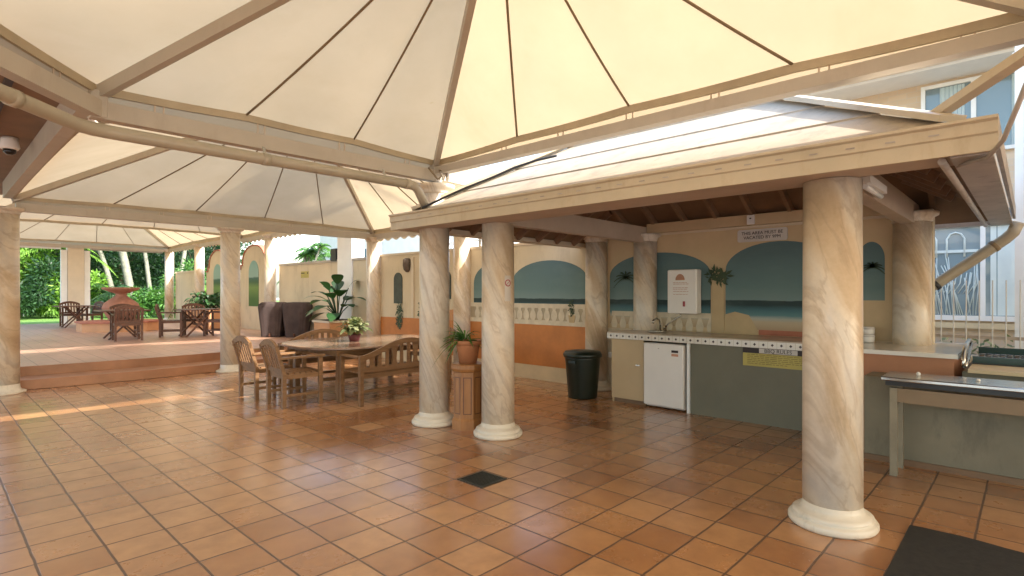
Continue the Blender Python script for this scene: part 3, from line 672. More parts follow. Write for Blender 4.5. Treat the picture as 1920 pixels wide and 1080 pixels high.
# notices on the counter front
t = thing('rules_notice', (CX, 2.05, .75), 'yellow rules notice with black header on the grey counter front', 'sign')
MB().box(CX + .003, 1.66, .655, CX + .018, 2.42, .80).build('notice_board', 'yellow notice', t)
hd = MB().box(CX + .003, 1.66, .802, CX + .018, 2.42, .862).build('header', 'ink dark', t)
MB().box(CX + .0005, 1.84, .806, CX + .0028, 2.24, .858).build('header_plate', 'notice white', t)
text('header_text', 'BBQ RULES', (CX - .0005, 2.04, .832), FACE_MX, .058, 'ink dark', t)
ln = MB(); r_ = random.Random(4)
for k, z in enumerate((.785, .765, .745, .725, .705, .685)):
    y = 2.37
    while y > 1.72:
        w_ = r_.uniform(.02, .07); ln.box(CX + .0005, y - w_, z - .004, CX + .0028, y, z + .003); y -= w_ + .012
        if r_.random() < .1 and y < 1.95: break
ln.build('small_print', 'ink olive', t)
t = thing('wall_notice', (WX, 2.4, 2.2), 'white notice with rounded corners on the kitchen wall above the largest arch', 'sign')
def rrect(y0, y1, z0, z1, r):
    pts = []
    for cy, cz, a0 in ((y1 - r, z1 - r, 0), (y0 + r, z1 - r, 90), (y0 + r, z0 + r, 180), (y1 - r, z0 + r, 270)):
        for k in range(5): a = R(a0 + k * 22.5); pts.append((cy + r * math.cos(a), cz + r * math.sin(a)))
    return pts
MB().prism(rrect(2.16, 2.76, 2.13, 2.285, .025), WX - .022, WX - .010).build('plate', 'notice white', t)
text('notice_text', 'THIS AREA MUST BE\nVACATED BY 9PM', (WX - .0235, 2.46, 2.208), FACE_MX, .056, 'ink dark', t)
t = thing('wall_switch', (WX - .15, 2.55, 2.38), 'small white box on the beam above the kitchen wall notice', 'switch')
MB().bevbox(7.03, 2.50, 2.335, 7.058, 2.59, 2.45, .004).build('plate', 'white paint', t); MB().box(7.024, 2.535, 2.40, 7.0295, 2.555, 2.415).build('toggle', 'ink dark', t)
t = thing('water_heater', (WX, 3.42, 1.2), 'white wall mounted water heater with an orange emblem on the mural', 'water heater')
MB().bevbox(7.02, 3.24, 1.20, WX - .024, 3.66, 1.80, .012).build('casing', 'white enamel', t)
em = MB(); em.prism([(3.47 + .065 * math.cos(k * PI / 10), 1.655 + .085 * math.sin(k * PI / 10)) for k in range(11)], 7.012, 7.0195); em.build('emblem', 'ink orange', t)
ln = MB(); r_ = random.Random(9)
for z in (1.62, 1.60, 1.55, 1.53, 1.50, 1.46): 
    y = 3.57
    while y > 3.37: w_ = r_.uniform(.02, .05); ln.box(7.014, y - w_, z, 7.0195, y, z + .006); y -= w_ + .01
ln.build('label_print', 'ink orange', t)
MB().box(7.014, 3.40, 1.30, 7.0195, 3.43, 1.37).build('red_mark', 'ink red', t)
MB().tube([(7.1, 3.5, 1.2), (7.1, 3.5, 1.16), (7.12, 3.56, 1.14), (7.12, 3.7, 1.05), (7.1, 3.76, .97)], .008, 8).build('water_pipe', 'steel', t)
t = thing('kitchen_tap', (7.0, 3.84, .953), 'chrome tap on the counter beside the back column', 'tap')
MB().tube([(7.05, 3.78, .953), (7.05, 3.78, 1.05), (7.03, 3.79, 1.11), (6.97, 3.80, 1.13), (6.90, 3.81, 1.10), (6.89, 3.81, 1.06)], .013, 10).build('spout', 'steel', t)
MB().tube([(7.05, 3.70, .953), (7.05, 3.70, 1.0), (7.02, 3.68, 1.02)], .016, 10).build('lever', 'steel', t)
MB().lathe([(.13, .9545), (.15, .966), (.145, .966), (.12, .957)], (6.85, 3.72), 24).build('sink_rim', 'steel', t)

# return counter, lower wall, barbecue
t = thing('return_counter', (6.9, .9, 0), 'counter end with white tiled top and brown brick face at right', 'counter')
MB().box(6.20, .50, .0, 7.30, 1.33, .905).build('brick_body', 'brown brick face', t)
MB().box(6.17, .47, .906, 7.62, 1.355, .945).build('tiled_top', 'white tile', t)
for yy in (.49, ): MB().box(6.165, yy - .022, .90, 7.5, yy - .002 - .019 + .0005, .95).build('edge_trim', 'steel', t)
t = thing('low_wall', (5.9, 0, 0), 'stained grey low wall under the steel bench', 'wall')
MB().box(5.80, -2.2, 0, 6.16, 1.10, .74).build('wall_body', 'low wall grey', t)
MB().box(5.78, -2.2, .0, 5.799, 1.11, .05).build('wall_foot', 'ceiling dark', t)
for i, (z, yy) in enumerate(((.952, 1.25), (.952 + .083, 1.25))):
    c_ = thing('canister', (7.05, yy + .05, z), ('lower' if i == 0 else 'upper') + ' of two stacked white canisters beside the column on the counter', 'canister', 'white canisters')
    MB().lathe([(.058, z - .005 if i == 0 else z), (.062, z + .01), (.062, z + .07), (.056, z + .08)], (7.05, yy + .05), 24).build('body', 'white enamel', c_)
    MB().lathe([(.0635, z + .055), (.0635, z + .066)], (7.05, yy + .05), 24).build('lid_band', 'notice white', c_)
t = thing('steel_bench', (5.55, 0, 0), 'stainless steel topped bench on pale legs in front of the low wall', 'bench')
MB().bevbox(5.34, -2.2, .775, 5.775, .90, .805, .006).build('top', 'steel', t)
MB().box(5.37, -2.2, .735, 5.775, .87, .774).build('top_frame', 'black metal', t)
MB().box(5.40, -2.2, .60, 5.43, .80, .713).build('apron', 'bench timber', t)
for yy in (.82, -.9):
    for xx in (5.42, 5.70): MB().bar((xx, yy, 0), (xx, yy, .714), .05, .05, up=(1, 0, 0)).build('leg', 'bench leg', t)
MB().bar((5.42, .79, .60), (5.42, .64, .71), .03, .02).build('brace', 'black metal', t)
MB().lathe([(.012, .805), (.017, .82), (.008, .835)], (5.60, .68), 12).build('tap_knob', 'white enamel', t)
MB().lathe([(.012, .805), (.015, .815), (.008, .825)], (5.55, .30), 12).build('tap_knob', 'white enamel', t)
t = thing('barbecue', (6.9, 0, .75), 'dark barbecue with wire grills and pale ledge right of the white tiled counter', 'barbecue')
MB().box(6.18, -2.0, 0, 7.5, .44, .80).build('base', 'low wall grey', t)
MB().box(6.12, -2.0, .801, 6.62, .40, .83).build('ledge', 'skirting cream', t)
MB().box(6.64, -2.0, .801, 7.45, .40, .84).build('tray', 'black metal', t)
gr = MB()
for k in range(40): gr.tube([(6.66 + .0, .38 - k * .05, .87), (7.4, .38 - k * .05, .87)], .005, 5)
for k in range(5): gr.tube([(6.68 + k * .17, .39, .865), (6.68 + k * .17, -1.6, .865)], .006, 5)
gr.build('grill', 'steel', t)
fr = MB(); fr.box(6.64, -2.0, .841, 6.66, .40, .90); fr.box(7.42, -2.0, .841, 7.45, .40, .93); fr.build('grill_frame', 'bbq green', t)
hl = MB(); hl.tube([(6.25, .44, .84), (6.30, .44, .93), (6.5, .44, 1.0), (6.9, .44, 1.03), (7.0, .44, 1.0)], .018, 8); hl.tube([(6.25, .43, .84), (6.6, .43, .86), (7.0, .43, .99)], .015, 8); hl.build('hood_handle', 'steel', t)

# ------------------------------------------------------------------ pool fence and neighbour
t = thing('pool_fence', (7.95, 0, 0), 'cream metal fence with thin vertical bars behind the counter', 'fence')
for z, h in ((.98, .035), (.12, .03), (1.72, .03)):
    if z == 1.72: continue
    MB().box(7.93, -3, z, 7.96, 1.9, z + h).build('rail', 'soffit paint' if z > .5 else 'fence metal', t)
y = 1.85; bn = 0
while y > -2.9 and bn < 60:
    MB().tube([(7.92, y, .05), (7.92, y, 1.62)], .006, 6).build('bar', 'fence metal', t); y -= .11; bn += 1
for yy in (1.88, -.5, -2.95): MB().bar((7.945, yy, 0), (7.945, yy, 1.62), .04, .04, up=(1, 0, 0)).build('post', 'fence metal', t)
t = thing('neighbour_house', (10.5, 0, 0), 'neighbouring blonde brick house with white framed windows and a broad white eave', 'building')
MB().box(10.2, -14, 0, 18, 4.6, 4.60).build('wall', 'blonde brick', t)
def window(x, y0, y1, z0, z1, fr=.05, mull=(), gl='blue glass', curtains=()):
    w = MB()
    w.box(x - .06, y0 - fr, z0 - fr, x - .001, y0, z1 + fr); w.box(x - .06, y1, z0 - fr, x - .001, y1 + fr, z1 + fr)
    w.box(x - .06, y0, z0 - fr, x - .001, y1, z0); w.box(x - .06, y0, z1, x - .001, y1, z1 + fr)
    for m_ in mull: w.box(x - .055, m_ - .028, z0, x - .001, m_ + .028, z1)
    o = w.build('window', 'white paint', t)
    MB().box(x - .02, y0, z0, x - .002, y1, z1).build('pane', gl, o)
    for a, b_, mm in curtains:
        c = MB(); n = 24; c.loft([[(x - .026 - .008 * math.sin(k * 1.6), a + (b_ - a) * k / n, z0 + .01) for k in range(n + 1)], [(x - .026 - .008 * math.sin(k * 1.6), a + (b_ - a) * k / n, z1 - .01) for k in range(n + 1)]], closed=False, smooth=True)
        c.build('curtain', mm, o)
    return o
w1 = window(10.2, -2.6, 1.9, 1.16, 2.42, .07, (.50, -1.2), 'lace glass', ((-1.1, .42, 'curtain pale'), (-2.5, -1.25, 'curtain pale')))
lc = MB(); r_ = random.Random(3)
for k in range(46):
    y = .58 + 1.28 * k / 46; z = 1.17; lean = r_.uniform(-.25, .35); h_ = r_.uniform(.5, .95)
    lc.tube([(10.172, y, z), (10.17, y + lean * .4 * h_, z + h_ * .5), (10.172, min(1.88, max(.56, y + lean * h_)), z + h_)], .007, 4)
    if k % 2: lc.tube([(10.172, y, z + .3), (10.17, max(.56, y - .08), z + .45), (10.172, max(.56, y - .1), z + .6)], .006, 4)
for cy in (.80, 1.12, 1.44):
    lc.tube([(10.17, cy - .1, 2.0), (10.17, cy - .1, 2.26), (10.17, cy - .06, 2.33), (10.17, cy, 2.35), (10.17, cy + .06, 2.33), (10.17, cy + .1, 2.26), (10.17, cy + .1, 2.0)], .014, 5)
lc.box(10.16, .55, 2.06, 10.18, 1.88, 2.10)
lc.build('lace_grille', 'curtain pale', w1)
window(10.2, -4, 1.15, 3.50, 4.48, .05, (.60, -.8, -2.2), 'blue glass', ((.70, .98, 'curtain'), (-.1, .2, 'curtain')))
MB().box(10.12, -14, .98, 10.19, 4.6, 1.06).build('sill_course', 'skirting cream', t)
MB().prism([(9.55, 4.58), (10.2, 4.58), (10.2, 4.66), (14, 6.0), (9.5, 4.78), (9.5, 4.62)], -14.3, 4.9, 'y').build('roof', 'white paint', t)
MB().box(9.46, -14.3, 4.60, 9.495, 4.9, 4.79).build('eave_fascia', 'cream trim', t)
MB().tube([(9.42, -14.3, 4.72), (9.42, 4.9, 4.72)], .05, 8).build('gutter', 'cream trim', t)
t = thing('neighbour_post', (9.0, 0.1, 0), 'white weathered post in front of the neighbouring house at upper right', 'post')
MB().bar((9.0, .11, 0), (9.0, .11, 4.58), .08, .08, up=(1, 0, 0)).build('post', 'white paint', t); MB().box(8.94, .05, 4.3, 9.06, .17, 4.36).build('post_collar', 'white paint', t)
# garden edging strips beyond the fence
t = thing('garden_bed', (9.2, 0, 0), 'pebbled garden strip below the neighbouring window', 'garden bed')
MB().box(8.9, -6, 0, 10.1, 4, .62).build('bed_wall', 'grey cap', t); MB().box(8.85, -6, .621, 9.0, 4, .70).build('bed_edge', 'skirting cream', t)
lv = MB(); r_ = random.Random(5)
for _ in range(420):
    p = Vector((r_.uniform(9.0, 10.0), r_.uniform(-3, 2.6), r_.uniform(.62, .86))); d = Vector((r_.uniform(-1, 1), r_.uniform(-1, 1), r_.uniform(-.1, .8))); lv.quadleaf(p, d, Vector((r_.uniform(-1, 1), r_.uniform(-1, 1), 1)), .14, .05)
lv.build('bed_plants', 'leaf variegated', t)['kind'] = 'stuff'

# building seen over the boundary wall
t = thing('white_house', (16, 18, 0), 'bright white rendered house seen over the boundary wall', 'building')
MB().box(15.5, 17, 0, 22, 29.6, 6.0).build('wall', 'neighbour render', t)
MB().prism([(15.0, 6.0), (22.6, 6.0), (18.8, 7.4)], 16.6, 30.0, 'y').build('roof', 'grey cap', t)
o = MB().box(15.44, 24.2, 2.6, 15.497, 25.4, 3.8).build('window', 'white paint', t); MB().box(15.43, 24.28, 2.68, 15.438, 25.32, 3.72).build('pane', 'blue glass', o)
o = MB().box(15.44, 27.4, 2.6, 15.497, 28.4, 3.8).build('window', 'white paint', t); MB().box(15.43, 27.48, 2.68, 15.438, 28.32, 3.72).build('pane', 'blue glass', o)
t = thing('side_fence', (9.4, 9.5, 0), 'tall white bar fence showing above the painted wall', 'fence')
for z in (.2, 2.75): MB().box(9.38, 7, z, 9.41, 11.4, z + .05).build('rail', 'fence metal', t)
for k in range(36): MB().tube([(9.395, 7.1 + k * .12, .05), (9.395, 7.1 + k * .12, 2.85)], .010, 5).build('bar', 'white paint', t)
for k in range(4): MB().bar((9.395, 7.05 + k * 1.42, 0), (9.395, 7.05 + k * 1.42, 2.9), .06, .06, up=(1, 0, 0)).build('post', 'batten', t)

# ------------------------------------------------------------------ teak furniture
def make_chair(loc, mat, label, group):
    x0, y0, z0 = loc; t = thing('garden_armchair', loc, label, 'chair', group)
    T = lambda m: m
    def P(x, y, z): return (x0 + x, y0 + y, z0 + z)
    for sy in (-.27, .27):
        MB().bar(P(.24, sy, 0), P(.24, sy, .64), .05, .05, up=(1, 0, 0)).build('leg', mat, t)
        MB().bar(P(-.24, sy, 0), P(-.24, sy, .44), .05, .05, up=(1, 0, 0)).build('leg', mat, t)
    st = MB()
    for k in range(7): x = -.21 + k * .076; st.box(*P(x - .03, -.24, .425), *P(x + .03, .24, .445))
    st.bar(P(-.24, -.26, .40), P(.24, -.26, .40), .03, .055); st.bar(P(-.24, .26, .40), P(.24, .26, .40), .03, .055)
    st.bar(P(.24, -.245, .40), P(.24, .245, .40), .03, .055); st.bar(P(-.22, -.245, .40), P(-.22, .245, .40), .03, .055)
    st.build('seat', mat, t)
    bk = MB(); sl_ = .10
    for sy in (-.27, .27): bk.bar(P(-.24, sy, .44), P(-.24 - sl_, sy, .80), .05, .045, up=(1, 0, 0))
    n = 12; tops = []
    for k in range(n + 1):
        u = k / n * 2 - 1; tops.append(((u * .295), .80 + .085 * (1 - u * u)))
    ring0 = []; 
    for k in range(n):
        (ya, za), (yb, zb_) = tops[k], tops[k + 1]
        bk.prism([(y0 + ya, z0 + za - .075), (y0 + yb, z0 + zb_ - .075), (y0 + yb, z0 + zb_), (y0 + ya, z0 + za)], x0 - .24 - sl_ - .012, x0 - .24 - sl_ + .022)
    for k in range(6):
        y = -.20 + k * .08; zt = .73 + .085 * (1 - (y / .295) ** 2); bk.bar(P(-.24, y, .47), P(-.24 - sl_ * .98, y, zt), .042, .012, up=(1, 0, 0))
    bk.bar(P(-.245, -.245, .475), P(-.245, .245, .475), .025, .05)
    bk.build('backrest', mat, t)
    for sy in (-.28, .28): MB().bar(P(-.30, sy, .645), P(.29, sy, .655), .065, .026).build('armrest', mat, t)
    for sy in (-.26, .26): MB().bar(P(-.22, sy, .16), P(.22, sy, .16), .02, .035).build('stretcher', mat, t)
    return t
ch = make_chair((3.40, 8.08, 0), 'teak', 'teak armchair at the far corner of the dining table end, beside the step column', 'teak armchairs at the dining table')
copy_thing(ch, (3.42, 7.22, 0), R(-4), 'nearer teak armchair at the dining table end, with its arms and seat in full view')
copy_thing(ch, (6.25, 7.9, 0), R(180), 'teak armchair at the right end of the dining table, hidden mostly by columns')

def make_bench(loc, mat, label, group, w=1.55):
    x0, y0, z0 = loc; t = thing('garden_bench', loc, label, 'bench', group); h = w / 2
    def P(x, y, z): return (x0 + x, y0 + y, z0 + z)
    for sx in (-h + .03, h - .03):
        MB().bar(P(sx, .24, 0), P(sx, .24, .62), .06, .05, up=(1, 0, 0)).build('leg', mat, t)
        MB().bar(P(sx, -.24, 0), P(sx, -.24, .66), .06, .05, up=(1, 0, 0)).build('leg', mat, t)
        MB().bar(P(sx, -.20, .635), P(sx, .29, .645), .065, .028, up=(0, 0, 1)).build('armrest', mat, t)
    st = MB()
    for k in range(7): y = -.2 + k * .074; st.box(*P(-h + .04, y - .029, .42), *P(h - .04, y + .029, .44))
    st.bar(P(-h + .06, -.22, .385), P(h - .06, -.22, .385), .03, .065); st.bar(P(-h + .06, .22, .385), P(h - .06, .22, .385), .03, .065)
    st.build('seat', mat, t)
    bk = MB(); n = 32; top = lambda u: .66 + .20 * (math.cos(u * PI) * .5 + .5) ** .8
    for k in range(n):
        ua, ub = k / n * 2 - 1, (k + 1) / n * 2 - 1
        bk.prism([(x0 + ua * h, z0 + top(ua) - .07), (x0 + ub * h, z0 + top(ub) - .07), (x0 + ub * h, z0 + top(ub)), (x0 + ua * h, z0 + top(ua))], y0 - .275, y0 - .24, 'y')
    bk.bar(P(-h + .06, -.245, .475), P(h - .06, -.245, .475), .03, .06)
    for k in range(13):
        u = (k - 6) / 6.6; zt = top(u) - .06
        if k % 3 == 1: bk.prism([(x0 + u * h - .045, z0 + .50), (x0 + u * h + .045, z0 + .50), (x0 + u * h + .03, z0 + .58), (x0 + u * h + .05, z0 + zt), (x0 + u * h - .05, z0 + zt), (x0 + u * h - .03, z0 + .58)], y0 - .262, y0 - .248, 'y')
        else: bk.bar(P(u * h, -.255, .50), P(u * h, -.255, zt), .055, .012, up=(0, 1, 0))
    bk.build('backrest', mat, t)
    MB().bar(P(-h + .06, 0, .14), P(h - .06, 0, .14), .03, .04).build('stretcher', mat, t)
    return t
bn = make_bench((4.66, 6.62, 0), 'teak', 'teak bench with a wavy slatted back on the near side of the dining table', 'teak benches at the dining table')
copy_thing(bn, (4.75, 8.72, 0), R(180), 'teak bench with a wavy back on the far side of the dining table')

tx, ty = 4.80, 7.60
t = thing('dining_table', (tx, ty, 0), 'large rounded teak dining table with a glossy top', 'table')
def superel(a, b, p, n=56): 
    out = []
    for k in range(n):
        c, s = math.cos(2 * PI * k / n), math.sin(2 * PI * k / n); out.append((tx + a * math.copysign(abs(c) ** (2 / p), c), ty + b * math.copysign(abs(s) ** (2 / p), s)))
    return out
tp = MB(); tp.loft([[(x, y, z) for x, y in superel(a, b, 3)] for a, b, z in ((1.20, .93, .705), (1.225, .955, .712), (1.225, .955, .732), (1.21, .94, .74))], True, True); tp.build('tabletop', 'table wood', t)
ap = MB(); ap.box(tx - .95, ty - .72, .62, tx + .95, ty - .69, .704); ap.box(tx - .95, ty + .69, .62, tx + .95, ty + .72, .704); ap.box(tx - .95, ty - .689, .62, tx - .92, ty + .689, .704); ap.box(tx + .92, ty - .689, .62, tx + .95, ty + .689, .704); ap.build('apron', 'teak', t)
for sx in (-.86, .86):
    for sy in (-.64, .64): MB().bar((tx + sx, ty + sy, 0), (tx + sx, ty + sy, .703), .08, .08, up=(1, 0, 0)).build('leg', 'teak', t)
MB().box(tx - .82, ty - .03, .18, tx + .82, ty + .03, .23).build('stretcher', 'teak', t)

# ------------------------------------------------------------------ plants in pots
def leafblade(m, base, d, l, w, droop=.5, n=5, fold=.12):
    """broad leaf as a curved, creased blade"""
    d = Vector(d).normalized(); sd = d.cross(Vector((0, 0, 1)))
    if sd.length < .05: sd = Vector((1, 0, 0))
    sd.normalize(); up = sd.cross(d).normalized(); rows = []
    for k in range(n + 1):
        u = k / n; p = Vector(base) + d * l * u + Vector((0, 0, -1)) * droop * l * u * u
        ww = w * math.sin(PI * min(1, (u * .92 + .06))) ** .8 / 2
        rows.append([p - sd * ww + up * ww * fold * 2, p, p + sd * ww + up * ww * fold * 2])
    m.loft(rows, closed=False, smooth=False)
def pot(cx, cy, z0, r0, r1, h, mat, parent, rim=.02, n=28):
    MB().lathe([(r0, z0), (r1 * .98, z0 + h * .8), (r1 * .98, z0 + h * .82), (r1 + rim, z0 + h * .84), (r1 + rim, z0 + h), (r1 - .01, z0 + h), (r1 - .015, z0 + h * .9)], (cx, cy), n).build('pot', mat, parent)
    MB().lathe([(r1 - .018, z0 + h * .86), (r1 - .02, z0 + h * .90)], (cx, cy), n).build('soil', 'soil', parent)
t = thing('table_plant', (4.53, 7.57, .74), 'bushy variegated plant in a small maroon pot on the dining table', 'plant')
pot(4.53, 7.57, .741, .07, .095, .11, 'pot maroon', t, .01)
m = MB(); r_ = random.Random(21)
for _ in range(240):
    a = r_.uniform(0, 2 * PI); e_ = r_.uniform(.1, 1.4); d = Vector((math.cos(a) * math.cos(e_), math.sin(a) * math.cos(e_), math.sin(e_)))
    l = r_.uniform(.08, .15); leafblade(m, Vector((4.53, 7.57, .83)) + d * r_.uniform(.02, .20) + Vector((0, 0, .06)), d, l, l * .6, .6, 3)
m.build('foliage', 'leaf variegated', t)
st = MB()
for _ in range(14):
    a = r_.uniform(0, 2 * PI); st.tube([(4.53, 7.57, .82), (4.53 + .1 * math.cos(a), 7.57 + .1 * math.sin(a), .98)], .003, 4)
st.build('stems', 'leaf dark', t)
# big-leaf plant behind in a rendered planter
t = thing('wall_planter', (6.85, 12.3, 0), 'orange rendered box planter against the white wall pier', 'planter')
MB().bevbox(6.45, 11.85, 0, 7.22, 12.6, .78, .01).build('body', 'orange render', t); MB().box(6.42, 11.82, .781, 7.24, 12.63, .83).build('rim', 'cream trim', t)
MB().box(6.47, 11.87, .831, 7.19, 12.58, .836).build('soil', 'soil', t)
t = thing('broad_leaf_plant', (6.85, 12.2, .84), 'tall plant with large dark paddle leaves behind the dining table', 'plant')
m = MB(); st = MB(); B0 = Vector((6.85, 12.2, .80)); r_ = random.Random(31)
for a, e_, h_, l in ((200, 20, .35, .55), (160, 35, .5, .6), (110, 25, .45, .62), (60, 70, .75, .5), (330, 60, .8, .48), (300, 30, .5, .55), (250, 50, .6, .5), (140, 15, .3, .5), (20, 40, .5, .5), (90, 50, .7, .5), (190, 60, .75, .5), (230, 10, .2, .5), (120, 5, .2, .5), (350, 15, .35, .45), (215, 45, .55, .5), (175, 5, .35, .5), (270, 30, .35, .5), (130, 40, .6, .5), (240, 75, .9, .45)):
    aa, ee = R(a), R(e_); d = Vector((math.cos(aa) * math.cos(ee), math.sin(aa) * math.cos(ee), math.sin(ee))); q = B0 + Vector((math.cos(aa) * .25, math.sin(aa) * .25, h_))
    st.tube([B0, B0.lerp(q, .5) + Vector((0, 0, .06)), q], .012, 6); leafblade(m, q, d, l * 1.05, l * .62, .5, 7, .03)
m.build('leaves', 'leaf house', t); st.build('stems', 'leaf dark', t)
# pedestal with terracotta pot and spiky plant between the two columns
px_, py_ = 4.13, 4.545
t = thing('plant_pedestal', (px_, py_, 0), 'orange brown wooden pedestal standing between two marbled columns', 'pedestal')
def octo(r, z): return [(px_ + r * math.cos(PI / 8 + k * PI / 4), py_ + r * math.sin(PI / 8 + k * PI / 4), z) for k in range(8)]
MB().loft([octo(.185, 0), octo(.185, .10), octo(.165, .12), octo(.165, .62), octo(.18, .63), octo(.195, .66), octo(.195, .70), octo(.18, .71)], True, True).build('body', 'pedestal wood', t)
pn = MB()
for k in range(8):
    a = k * PI / 4; c_, s_ = math.cos(a), math.sin(a); rr = .165 * math.cos(PI / 8)
    for w0, w1, z0_, z1_ in ((-.045, -.037, .17, .57), (.037, .045, .17, .57), (-.037, .037, .17, .178), (-.037, .037, .562, .57)):
        q = [(px_ + c_ * (rr + .004) - s_ * w, py_ + s_ * (rr + .004) + c_ * w, z) for w, z in ((w0, z0_), (w1, z0_), (w1, z1_), (w0, z1_))]
        pn.add(q, [(0, 1, 2, 3)])
pn.build('panel_moulding', 'dark wood', t)
t = thing('spiky_plant', (px_, py_, .71), 'spiky green plant in a terracotta pot on the wooden pedestal', 'plant')
pot(px_, py_, .711, .095, .135, .25, 'terracotta', t, .02)
m = MB(); r_ = random.Random(41)
for k in range(60):
    a = r_.uniform(0, 2 * PI); e_ = r_.uniform(-.1, 1.3)
    if k < 34: a = R(r_.uniform(95, 200)); 
    d = Vector((math.cos(a) * math.cos(e_), math.sin(a) * math.cos(e_), math.sin(e_))); leafblade(m, Vector((px_ - .02, py_ + .03, .95)) + d * .03, d, r_.uniform(.18, .36), .022, r_.uniform(.3, 1.0), 5, .3)
m.build('leaves', 'leaf mid', t)

# ------------------------------------------------------------------ bin, mat, drain, column notice
bx, by = 6.43, 4.66
t = thing('waste_bin', (bx, by, 0), 'round dark green lidded bin beside the end of the kitchen counter', 'bin')
MB().lathe([(.20, 0), (.205, .02), (.25, .56), (.255, .58)], (bx, by), 32).build('body', 'dark green plastic', t)
MB().lathe([(.255, .575), (.275, .58), (.275, .62), (.25, .655), (.12, .672), (.0, .675)], (bx, by), 32).build('lid', 'dark green plastic', t)
MB().bar((bx - .24, by - .06, .52), (bx - .24, by + .06, .52), .03, .03).build('handle', 'dark green plastic', t)
t = thing('power_socket', (7.18, 4.6, .55), 'white power socket low on the mural wall behind the bin', 'socket')
MB().bevbox(7.165, 4.60, .50, 7.199, 4.72, .58, .004).build('plate', 'white paint', t)
tx0 = TX0 + .31 * 9; ty0 = TY0 + .31 * 9
t = thing('floor_drain', (3.04, 3.19, 0), 'square dark metal drain grate set in the tiled floor', 'drain')
m = MB(); m.box(2.91, 3.05, .001, 3.19, 3.07, .006); m.box(2.91, 3.31, .001, 3.19, 3.33, .006); m.box(2.91, 3.07, .001, 2.93, 3.31, .006); m.box(3.17, 3.07, .001, 3.19, 3.31, .006)
m.build('frame', 'drain metal', t)
m = MB()
for k in range(11): m.box(2.931, 3.078 + k * .021, .0015, 3.169, 3.089 + k * .021, .005)
m.build('grate', 'drain metal', t); MB().box(2.93, 3.07, .0005, 3.17, 3.31, .0012).build('sump', 'lens black', t)
m = MB(); n = 30; r_ = random.Random(2)
edge = [(4.29 + r_.uniform(-.004, .004) + .02 * math.sin(k * .5), .565 - k * .065) for k in range(n)]
poly = [(2.7, .555), (3.3, .56), (3.9, .562)] + edge + [(2.7, edge[-1][1])]
m.prism(poly, .002, .012, 'z'); tag(m.build('door_mat', 'black rubber'), 'large black rubber mat on the tiles in the lower right corner', 'mat')
t = thing('no_smoking_notice', (3.95, 4.05, 1.5), 'small notice with a red prohibition ring fixed to the second column from right', 'sign')
# curved sheet wrapped on the column facing the camera
def onshaft(ang, z, rr=.1745): return (4.12 + rr * math.cos(ang), 4.07 + rr * math.sin(ang), z)
a0 = math.atan2(-4.07, -4.12) + .62
sh = MB(); sh.loft([[onshaft(a0 - .22 + .44 * k / 8, z) for k in range(9)] for z in (1.40, 1.66)], closed=False, smooth=True); sh.build('sheet', 'notice white', t)
rg = MB(); N = 28
rg.loft([[onshaft(a0 + (rr * math.cos(2 * PI * k / N)) / .175, 1.585 + rr * math.sin(2 * PI * k / N), .1765) for k in range(N)] for rr in (.026, .036)])
rg.loft([[onshaft(a0 + s * .027 / .175 + o_, 1.585 + s * .024 , .1768) for s in (-1, 0, 1)] for o_ in (-.02, .02)], closed=False); rg.build('prohibition_ring', 'ink red', t)

# ------------------------------------------------------------------ terrace furniture
t0 = thing('covered_armchair', (7.0, 15.0, .3), 'left of two high backed seats under dark brown fabric covers', 'armchair', 'covered seats on the terrace')
def cover(t, x, y, z0):
    rings = []
    for z, w, d_ in ((.0, .30, .34), (.12, .31, .35), (.5, .36, .37), (.85, .40, .39), (.95, .39, .37), (1.0, .34, .31)):
        ring = []
        for k in range(72):
            a = 2 * PI * k / 72; c, s = math.cos(a), math.sin(a); rp = 1 + .03 * math.sin(a * 9 + 1 + z * .7) * (1 - z * .6) + .018 * math.sin(a * 17 + z)
            lx, ly = w * .88 * math.copysign(abs(c) ** .5, c) * rp, d_ * .88 * math.copysign(abs(s) ** .5, s) * rp
            ring.append((x + lx * .73 + ly * .68, y - lx * .68 + ly * .73, z0 + z * .92 - .05 * (abs(c) ** 6) * (z > .9)))
        rings.append(ring)
    MB().loft(rings, False, True, smooth=True).build('cover', 'cover brown', t)
    ft = MB()
    for sx in (-.22, .22):
        for sy in (-.24, .24): ft.box(x + sx - .02, y + sy - .02, z0, x + sx + .02, y + sy + .02, z0 + .1)
    ft.build('feet', 'dark wood', t)
cover(t0, 6.52, 14.98, .31)
t1 = thing('covered_armchair', (7.0, 14.0, .3), 'right of two high backed seats under dark brown fabric covers', 'armchair', 'covered seats on the terrace')
cover(t1, 6.92, 14.42, .31)

def patio_table(x, y, label, a=.55, b=.55, rnd=True):
    t = thing('patio_table', (x, y, .3), label, 'table', 'dark wooden tables on the terrace')
    p = 2 if rnd else 8; tp = []
    for k in range(36):
        c, s = math.cos(2 * PI * k / 36), math.sin(2 * PI * k / 36); tp.append((x + a * math.copysign(abs(c) ** (2 / p), c), y + b * math.copysign(abs(s) ** (2 / p), s)))
    MB().prism(tp, 1.01, 1.04, 'z').build('tabletop', 'dark wood', t)
    for s_ in (-1, 1):
        MB().bar((x - .35, y + s_ * .3, .3), (x + .30, y + s_ * .3, 1.008), .05, .04).build('leg', 'dark wood', t); MB().bar((x + .35, y + s_ * .24, .3), (x - .30, y + s_ * .24, 1.008), .05, .04).build('leg', 'dark wood', t)
    MB().bar((x, y - .28, .62), (x, y + .28, .62), .05, .04).build('stretcher', 'dark wood', t)
    return t
patio_table(3.55, 17.2, 'dark wooden table in front of the fountain urn', .55, .5, False)
patio_table(3.6, 23.9, 'dark wooden table left of the fountain, near the middle garden pier', .6, .5, False)
